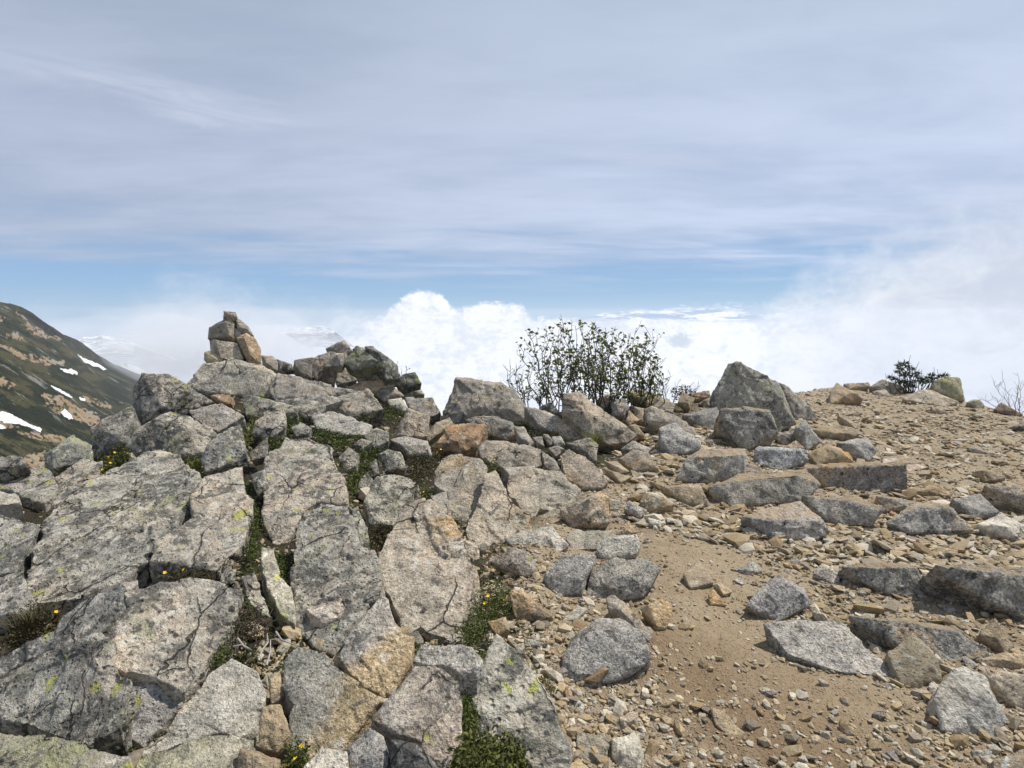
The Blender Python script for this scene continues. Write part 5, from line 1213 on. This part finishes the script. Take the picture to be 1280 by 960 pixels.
def woody(name, label, cat, stems, base_d, mat, leafmat=None, seed=1, rad=.009, twig=(.10, .28), ntw=7, leaf=.034, nleaf=5, depth=.35, wob=.02, minleaf=.2, branch='branch'):
    rn = random.Random(seed); bx = np.mean([s[0] for s in stems]); by = np.mean([s[1] for s in stems])
    c = px_at(bx, by, base_d); e = empty(name, c); tag(e, label, cat)
    LP = []
    for (x0, y0, x1, y1, lf) in stems:
        dz = rn.uniform(-depth, depth)
        b = px_at(x0, y0, base_d + dz); t = px_at(x1, y1, base_d + dz * 1.3)
        b[2] = min(b[2], float(ground(b[0:1], b[1:2])[0])) - .04
        P = stem_line(b, t, rn, wob); L = np.linalg.norm(t - b)
        lines = [(P, np.linspace(rad * rn.uniform(.7, 1.1), .0022, len(P)))]
        for k in range(ntw):
            u = rn.uniform(.22, .97); f = u * (len(P) - 1); i = min(int(f), len(P) - 2); q = P[i] + (P[i + 1] - P[i]) * (f - i)
            dr = np.array([rn.gauss(0, .75), rn.gauss(0, .6), rn.uniform(.35, 1.1)]); dr /= np.linalg.norm(dr)
            tl = rn.uniform(*twig) * (1.1 - .5 * u)
            m_ = q + dr * tl * .55 + np.array([rn.gauss(0, .012), rn.gauss(0, .012), 0]); e_ = q + dr * tl + np.array([0, 0, tl * .12])
            lines.append((np.array([q, m_, e_]), [.0034, .0026, .0016]))
            if leafmat and u > minleaf:
                for _ in range(int(nleaf * lf + rn.random())):
                    w = rn.uniform(.25, 1.05); LP.append(q + (e_ - q) * w + np.array([rn.gauss(0, .012) for _ in range(3)]))
        if leafmat:
            for _ in range(int(7 * lf)):
                u = rn.uniform(minleaf, 1.0) ** .8; f = u * (len(P) - 1); i = min(int(f), len(P) - 2)
                LP.append(P[i] + (P[i + 1] - P[i]) * (f - i) + np.array([rn.gauss(0, .015) for _ in range(3)]))
        V, F = tubes(lines, 5)
        link(branch, np_mesh(branch, V - c, F, True), mat, e)
    if leafmat and LP:
        V, F, C = leaf_cloud(np.array(LP), leaf, .5, .62, seed)
        link('foliage', np_mesh('foliage', V - c, F, False, C), leafmat, e)
    return e

def Z4(x, y): return 620 + x / 5.333, 390 + y / 5.333
ST = [(330,560,200,135,.85),(350,560,260,150,1),(370,570,340,118,1.3),(400,560,420,100,.8),(430,560,440,150,1),(480,540,500,52,1.3),(500,550,520,90,1.3),(530,550,560,100,.85),
      (560,540,590,160,.85),(600,540,610,130,1.3),(620,540,640,130,.85),(650,545,672,62,.8),(660,540,690,125,1.4),(700,545,700,140,1.3),(710,540,735,105,.85),(720,545,775,98,1.3),(760,545,800,190,1),
      (790,545,860,165,.85),(810,545,900,140,.85),(830,545,930,130,.85),(930,545,975,82,.9),(940,545,985,190,1),(960,545,1040,165,.9),(990,545,1085,150,1),(1030,545,1075,300,1),(1050,550,1060,350,1),
      (450,560,400,300,.85),(560,545,540,320,1.3),(640,545,650,340,1.5),(720,545,720,360,1.5),(830,545,850,340,1.4),(880,545,900,420,1.5),(950,545,940,370,1.4),(380,590,280,400,.85),
      (190,590,120,410,.7),(200,590,235,345,.8),(210,590,160,440,.7),(80,560,55,355,.0),(90,550,95,360,.0),(180,590,145,355,.1),(330,600,290,500,.85),(280,600,330,520,.9),(1100,550,1130,430,.2),(1060,560,1120,500,.5)]
_r = random.Random(31)
ST = [(*Z4(a, b), *Z4(c, d), l) for a, b, c, d, l in ST]
ST += [(a + _r.uniform(-9, 9), b, c + _r.uniform(-11, 11), d + _r.uniform(4, 34), l * .9) for a, b, c, d, l in ST[:26]]
woody('leafy_shrub', 'tall sparse shrub with many thin dark stems and small green leaves standing against white cloud', 'shrub', ST, 8.2, BARK, LEAF, 3, .0105, (.11, .32), 9, .054, 3.5, .4, .03, .05)
woody('twiggy_plant', 'wispy low twigs between the leafy shrub and the tall peaked boulder', 'plant', [(833,497,837,466,.2),(838,497,851,474,.3),(842,498,856,480,.3),(846,498,868,478,0),(835,498,828,476,.2),(864,490,873,476,0)], 9.0, TWIG, LEAF, 5, .005, (.05, .14), 4, .022, 1.2, .1)
woody('sprig', 'small leafy sprig on the right flank of the rubble crest', 'plant', [(499,470,498,451,1),(503,470,509,458,1),(498,470,503,462,.6)], 7.75, TWIG, LEAF, 6, .004, (.03, .08), 4, .022, 1.5, .03, minleaf=.3)
woody('bare_shrub', 'leafless pale twigs at the right picture edge behind the dark brown boulder', 'shrub', [(1270,516,1271,466,0),(1268,516,1254,468,0),(1266,515,1246,476,0),(1275,518,1278,475,0),(1280,520,1290,470,0),(1276,520,1274,490,0),(1250,512,1226,496,0),(1252,512,1243,496,0),(1284,520,1280,482,0)], 11.5, DEADWOOD, None, 8, .0085, (.12, .3), 6, depth=.2, wob=.03)

# dwarf pine on the right skyline
def Z5(x, y): return 1090 + x / 6.737, 430 + y / 6.737
def dwarf_pine():
    D = 12.6; g = np.random.default_rng(4); rn = random.Random(4)
    c = px_at(1134, 492, D); e = empty('dwarf_pine', c); tag(e, 'dark green dwarf pine with tufted needles on the right skyline beside the mossy block', 'dwarf pine')
    cl = [(230,180),(275,165),(300,185),(330,210),(295,245),(220,240),(165,285),(195,300),(265,320),(350,270),(400,290),(372,315),(340,355),(420,330),(500,262),(470,285),(490,320),(578,275),(612,268),(310,325),(240,215),(380,250),(440,310),(300,350),(215,325),(520,290),(260,270)]
    LPs = []
    for (x, y) in cl:
        dz = rn.uniform(-.35, .35); q = px_at(*Z5(x, y), D + dz); b = px_at(1122 + (x - 140) * .09, 496, D + dz * .6)
        P = stem_line(b, q, rn, .03, 7); V, F = tubes([(P, np.linspace(.013, .004, 7))], 5)
        link('branch', np_mesh('branch', V - c, F, True), BARK, e)
        n = 70; dirs = g.normal(0, 1, (n, 3)); dirs[:, 2] = dirs[:, 2] * .5 + .15; dirs /= np.linalg.norm(dirs, axis=1)[:, None]
        for d_ in dirs: LPs.append((q, d_))
    B = np.array([a for a, _ in LPs]); d = np.array([b for _, b in LPs]); n = len(B)
    s = np.cross(d, g.normal(0, 1, (n, 3))); s /= np.linalg.norm(s, axis=1)[:, None]
    L = g.uniform(.055, .125, n)[:, None]; w = .016
    V = np.stack([B + d * .01, B + d * L * .5 + s * w * .5, B + d * L, B + d * L * .5 - s * w * .5], 1).reshape(-1, 3)
    link('foliage', np_mesh('foliage', V - c, np.arange(n * 4).reshape(n, 4), False, np.repeat(np.repeat(g.random(n)[:, None], 3, 1), 4, 0)), NEEDLE, e)
    for (x0, y0, x1, y1) in [(300,150,322,92),(365,190,400,148),(515,250,520,195),(555,260,552,212),(125,280,118,250),(420,260,420,215)]:
        P = stem_line(px_at(*Z5(x0, y0 + 60), D), px_at(*Z5(x1, y1), D), rn, .03, 5); V, F = tubes([(P, np.linspace(.006, .003, 5))], 4)
        link('twig', np_mesh('twig', V - c, F, True), BARK, e)
dwarf_pine()

# tangle of dead twigs in the hollow
def dead_clump():
    rn = random.Random(12); c = place(312, 790); e = empty('dead_twig_clump', c); tag(e, 'tangle of dead brown and bleached twigs in the hollow right of the overhanging pinkish block', 'dead shrub')
    lines = []
    for k in range(95):
        a = place(rn.uniform(276, 338), rn.uniform(772, 800)) + np.array([0, 0, rn.uniform(-.03, .06)])
        b = a + np.array([rn.gauss(0, .05), rn.gauss(-.03, .05), rn.gauss(.005, .03)]); m_ = (a + b) / 2 + np.array([rn.gauss(0, .02), rn.gauss(0, .02), rn.uniform(0, .035)])
        lines.append((np.array([a, (a + m_) / 2 + np.array([0, 0, .008]), m_, b]), [.0022, .002, .0017, .001]))
    V, F = tubes(lines, 4); link('twig_tangle', np_mesh('twig_tangle', V - c, F, True), TWIG, e)
    for pts in ([(297,798),(305,808),(315,813),(320,806)], [(323,826),(328,812),(335,803),(334,792)], [(292,808),(303,806),(312,811)], [(333,832),(338,815),(338,800)], [(345,790),(352,800),(368,806)]):
        P = np.array([place(x, y, .06) for x, y in pts]); V, F = tubes([(P, np.linspace(.0042, .002, len(P)))], 6)
        link('branch', np_mesh('branch', V - c, F, True), DEADWOOD, e)
dead_clump()
# ---------------------------------------------------------------- daylight
SUN_EL, SUN_AZ = R(57), R(66)
w = bpy.data.worlds.new('World'); SC.world = w; w.use_nodes = True
t = NT(w.node_tree); t.n.clear()
wo = t.new('ShaderNodeOutputWorld'); bg = t.new('ShaderNodeBackground'); t.l.new(bg.outputs[0], wo.inputs[0])
sky = t.new('ShaderNodeTexSky', sky_type='NISHITA'); sky.sun_disc = False; sky.sun_elevation = SUN_EL; sky.sun_rotation = SUN_AZ
sky.altitude = 2500; sky.air_density = 1.0; sky.dust_density = 0.6
STR = 0.10
bg.inputs[1].default_value = STR
tc = t.new('ShaderNodeTexCoord'); D = t.vm('NORMALIZE', tc.outputs['Generated'])
sx = t.new('ShaderNodeSeparateXYZ'); t.l.new(D, sx.inputs[0]); dx, dy, dz = sx.outputs
el = t.m('MULTIPLY', t.m('ARCSINE', dz), 57.2958)
az = t.m('MULTIPLY', t.m('ARCTAN2', dx, dy), 57.2958)
def K(r, g, b): return tuple(c / STR for c in lin(r, g, b))
# clear air: the Nishita sky, then a high veil of cirrostratus laid over it
clear = t.mix(0.8, sky.outputs[0], t.ramp(t.m('DIVIDE', el, 45.0), [(0.0, K(158, 196, 233)), (.05, K(146, 186, 228)), (.10, K(143, 180, 224)), (.2, K(145, 178, 220)), (1, K(145, 172, 210))]))
inv = t.m('DIVIDE', 1.0, t.m('ADD', t.m('MAXIMUM', dz, 0.0), 0.10))
cp = t.new('ShaderNodeCombineXYZ'); t.put(cp.inputs[0], t.m('MULTIPLY', dx, inv)); t.put(cp.inputs[1], t.m('MULTIPLY', dy, inv)); t.put(cp.inputs[2], 0.0)
cpl = cp.outputs[0]
cs = t.new('ShaderNodeMapping'); t.put(cs.inputs[0], cpl); cs.inputs['Rotation'].default_value = (0, 0, R(-28)); cs.inputs['Scale'].default_value = (.75, 1.6, 1)
v1 = t.noise(cs.outputs[0], 0.9, 7, .58, .35)
v2 = t.noise(cpl, 0.42, 4, .55, .2)
v3 = t.noise(cs.outputs[0], 3.0, 6, .62, .5)
cov = t.m('ADD', t.m('MULTIPLY', v1, .55), t.m('ADD', t.m('MULTIPLY', v2, .45), t.m('MULTIPLY', v3, .16)))
# bands low over the horizon: az / el stretched
hb = t.new('ShaderNodeCombineXYZ'); t.put(hb.inputs[0], t.m('MULTIPLY', az, .030)); t.put(hb.inputs[1], t.m('MULTIPLY', el, .55))
band = t.noise(hb.outputs[0], 1.0, 6, .6, .4)
edge = t.m('ADD', el, t.m('MULTIPLY', t.m('ADD', t.m('SUBTRACT', band, .5), t.m('MULTIPLY', t.m('SUBTRACT', v1, .5), .6)), 13.0))
veil = t.step(edge, 1.6, 8.0)
veil = t.m('MULTIPLY', veil, t.step(cov, .34, .66, .72, 1.0))
veil = t.m('MAXIMUM', veil, t.m('MULTIPLY', t.step(band, .46, .66), t.step(el, 1.2, 4.0, .10, .62)))
vcol = t.ramp(t.m('DIVIDE', t.m('ADD', el, t.m('MULTIPLY', t.m('SUBTRACT', v1, .5), 14.0)), 45.0), [(0.08, K(188, 204, 229)), (.25, K(193, 205, 229)), (.5, K(184, 197, 218)), (.75, K(170, 184, 206)), (1, K(154, 168, 191))])
# veil is thinner light on the left, brighter towards the sun on the right
side = t.step(az, -45, 35, .88, 1.10)
vcol = t.mix(1.0, vcol, t.vm('SCALE', (1, 1, 1), t.m('MULTIPLY', side, t.step(cov, .42, .72, .91, 1.08))), 'MULTIPLY')
skyc = t.mix(veil, clear, vcol)
# a few bright cirrus wisps
def wisp(a0, e0, ang, la, lb, amt, seed):
    global skyc
    ca, sa = math.cos(R(ang)), math.sin(R(ang))
    u = t.m('SUBTRACT', az, a0); v = t.m('SUBTRACT', el, e0)
    p = t.m('ADD', t.m('MULTIPLY', u, ca), t.m('MULTIPLY', v, sa)); q = t.m('SUBTRACT', t.m('MULTIPLY', v, ca), t.m('MULTIPLY', u, sa))
    c = t.new('ShaderNodeCombineXYZ'); t.put(c.inputs[0], t.m('MULTIPLY', p, .10)); t.put(c.inputs[1], t.m('MULTIPLY', q, .75)); t.put(c.inputs[2], float(seed))
    n = t.noise(c.outputs[0], 1.0, 6, .65, .6)
    q2 = t.m('ADD', q, t.m('MULTIPLY', t.m('SUBTRACT', n, .5), lb * 1.6))
    r = t.m('ADD', t.m('POWER', t.m('ABSOLUTE', t.m('DIVIDE', p, la)), 2.0), t.m('POWER', t.m('ABSOLUTE', t.m('DIVIDE', q2, lb)), 2.0))
    mk = t.m('MULTIPLY', t.step(r, 1.0, 0.0), t.m('MULTIPLY', t.step(n, .3, .68), amt))
    skyc = t.mix(mk, skyc, K(205, 214, 234))
def ae(px, py):
    d = ray(px, py); return math.degrees(math.atan2(d[0], d[1])), math.degrees(math.atan2(d[2], math.hypot(d[0], d[1])))
wisp(*ae(200, 118), -3, 14, 1.7, .75, 1)
wisp(*ae(810, 198), -8, 9, .9, .5, 2)
wisp(*ae(500, 260), 3, 22, 1.6, .35, 3)
# ---- the sea of cloud and the cumulus tower, by their upper outline over azimuth
TOPS = [(-200, 425), (60, 440), (130, 436), (165, 415), (190, 398), (240, 385), (290, 392), (340, 412), (400, 414), (430, 407), (470, 398), (497, 378), (520, 367), (540, 364), (556, 372), (572, 388), (585, 384), (610, 378), (640, 381), (652, 380), (662, 397), (700, 399), (760, 392), (800, 388), (860, 385), (930, 387), (960, 385), (1010, 370), (1080, 335), (1150, 300), (1220, 275), (1300, 262), (1500, 262)]
def curve(pts, lo, hi):
    n = t.new('ShaderNodeFloatCurve'); cv = n.mapping.curves[0]
    P = [((ae(x, 393)[0] + 60) / 120, (e - lo) / (hi - lo)) for x, e in pts]
    P = [p for p in P if 0 <= p[0] <= 1]
    while len(cv.points) < len(P): cv.points.new(.5, .5)
    for c, p in zip(cv.points, P): c.location = p; c.handle_type = 'AUTO_CLAMPED'
    n.mapping.use_clip = False; n.mapping.update()
    t.put(n.inputs['Value'], t.m('DIVIDE', t.m('ADD', az, 60.0), 120.0)); n.inputs['Factor'].default_value = 1
    return t.m('ADD', t.m('MULTIPLY', n.outputs[0], hi - lo), lo)
top = curve([(x, ae(x, y)[1]) for x, y in TOPS], -6, 8)
ce = t.new('ShaderNodeCombineXYZ'); t.put(ce.inputs[0], t.m('MULTIPLY', az, .22)); t.put(ce.inputs[1], t.m('MULTIPLY', el, .30)); t.put(ce.inputs[2], 2.0)
bil = t.noise(ce.outputs[0], 2.2, 7, .56, .25)
bil2 = t.noise(ce.outputs[0], 7.5, 6, .6, .35)
puff = t.voro(ce.outputs[0], 4.2, 'SMOOTH_F1')
crisp = curve([(-200, .05), (120, .05), (380, .08), (440, .45), (500, .95), (700, .95), (930, .9), (990, .25), (1060, 0.0), (1500, 0.0)], 0, 1)
amp = t.m('ADD', .9, t.m('MULTIPLY', t.m('SUBTRACT', 1.0, crisp), 4.6))
hgt = t.m('SUBTRACT', t.m('ADD', top, t.m('ADD', t.m('MULTIPLY', t.m('SUBTRACT', bil, .5), amp), t.m('MULTIPLY', t.m('SUBTRACT', bil2, .5), 1.1))), el)
soft = t.m('ADD', .10, t.m('MULTIPLY', t.m('SUBTRACT', 1.0, crisp), 4.2))
n = t.new('ShaderNodeMapRange', interpolation_type='SMOOTHSTEP', clamp=True)
t.put(n.inputs[0], hgt); t.put(n.inputs[1], t.m('MULTIPLY', soft, -1.0)); t.put(n.inputs[2], soft)
mask = n.outputs[0]
# cloud body: white with faint blue folds, greyer in the thin mist left and right
fold = t.m('ADD', t.m('MULTIPLY', bil, .6), t.m('MULTIPLY', bil2, .4))
body = t.mix(t.step(fold, .36, .56), K(226, 234, 248), tuple(c * 1.06 for c in K(250, 252, 255)))
mist = t.mix(t.step(t.noise(ce.outputs[0], 1.1, 6, .6, .4), .35, .65), K(206, 215, 232), K(226, 233, 246))
gm = curve([(-200, .85), (150, .9), (260, .8), (380, .6), (450, .2), (510, 0), (880, .0), (980, .35), (1100, .75), (1300, 1), (1500, 1)], 0, 1)
body = t.mix(gm, body, mist)
# far layer seen edge-on: thin broken cumulus lines with blue shadow between them
ln = t.new('ShaderNodeCombineXYZ'); t.put(ln.inputs[0], t.m('MULTIPLY', az, .30)); t.put(ln.inputs[1], t.m('MULTIPLY', el, 2.4)); t.put(ln.inputs[2], 5.0)
lines = t.noise(ln.outputs[0], 1.0, 7, .62, .4)
lm_ = t.m('MULTIPLY', t.m('MULTIPLY', t.step(el, -.9, -.2), t.step(el, 1.2, .4)), t.m('MULTIPLY', t.step(az, 2, 7), t.step(az, 26, 20)))
body = t.mix(t.m('MULTIPLY', lm_, t.step(lines, .56, .44)), body, K(158, 186, 220))
def smudge(px, py, la, lb, amt, col):
    global body
    a0, e0 = ae(px, py)
    r = t.m('ADD', t.m('POWER', t.m('ABSOLUTE', t.m('DIVIDE', t.m('SUBTRACT', az, a0), la)), 2.0), t.m('POWER', t.m('ABSOLUTE', t.m('DIVIDE', t.m('ADD', t.m('SUBTRACT', el, e0), t.m('MULTIPLY', t.m('SUBTRACT', bil2, .5), lb * 1.5)), lb)), 2.0))
    body = t.mix(t.m('MULTIPLY', t.step(r, 1.0, .1), amt), body, col)
smudge(850, 426, 1.4, .8, .75, K(176, 190, 212)); smudge(760, 408, 2.2, .6, .45, K(190, 204, 226)); smudge(800, 414, 1.8, .5, .4, K(190, 204, 226))
smudge(205, 447, 2.4, 1.1, .45, K(150, 163, 188)); smudge(230, 425, 4, 2.2, .25, K(190, 200, 222)); smudge(1275, 400, 2.5, 1.2, .3, K(190, 200, 218))
skyc = t.mix(mask, skyc, body)
t.put(bg.inputs[0], skyc)

sd = bpy.data.lights.new('sun', 'SUN'); sd.energy = 5.0; sd.angle = R(.6); sd.color = (1, .955, .89)
so = bpy.data.objects.new('sun', sd); COL.objects.link(so)
S = Vector((math.cos(SUN_EL) * math.sin(SUN_AZ), math.cos(SUN_EL) * math.cos(SUN_AZ), math.sin(SUN_EL)))
so.rotation_euler = S.to_track_quat('Z', 'Y').to_euler(); so.location = (30, 10, 40)

# ---------------------------------------------------------------- camera and output
cd = bpy.data.cameras.new('camera'); cd.sensor_width = 36; cd.lens = 36 * FPX / W0; cd.clip_start = .05; cd.clip_end = 30000
co = bpy.data.objects.new('camera', cd); COL.objects.link(co); co.location = EYE; co.rotation_euler = (R(90) + PITCH, 0, 0)
SC.camera = co
SC.view_settings.view_transform = 'Standard'; SC.view_settings.look = 'None'; SC.view_settings.gamma = 1; SC.view_settings.exposure = EXPO
SC.cycles.use_denoising = True
SC.cycles.max_bounces = 5; SC.cycles.diffuse_bounces = 3; SC.cycles.volume_bounces = 3; SC.cycles.transparent_max_bounces = 4
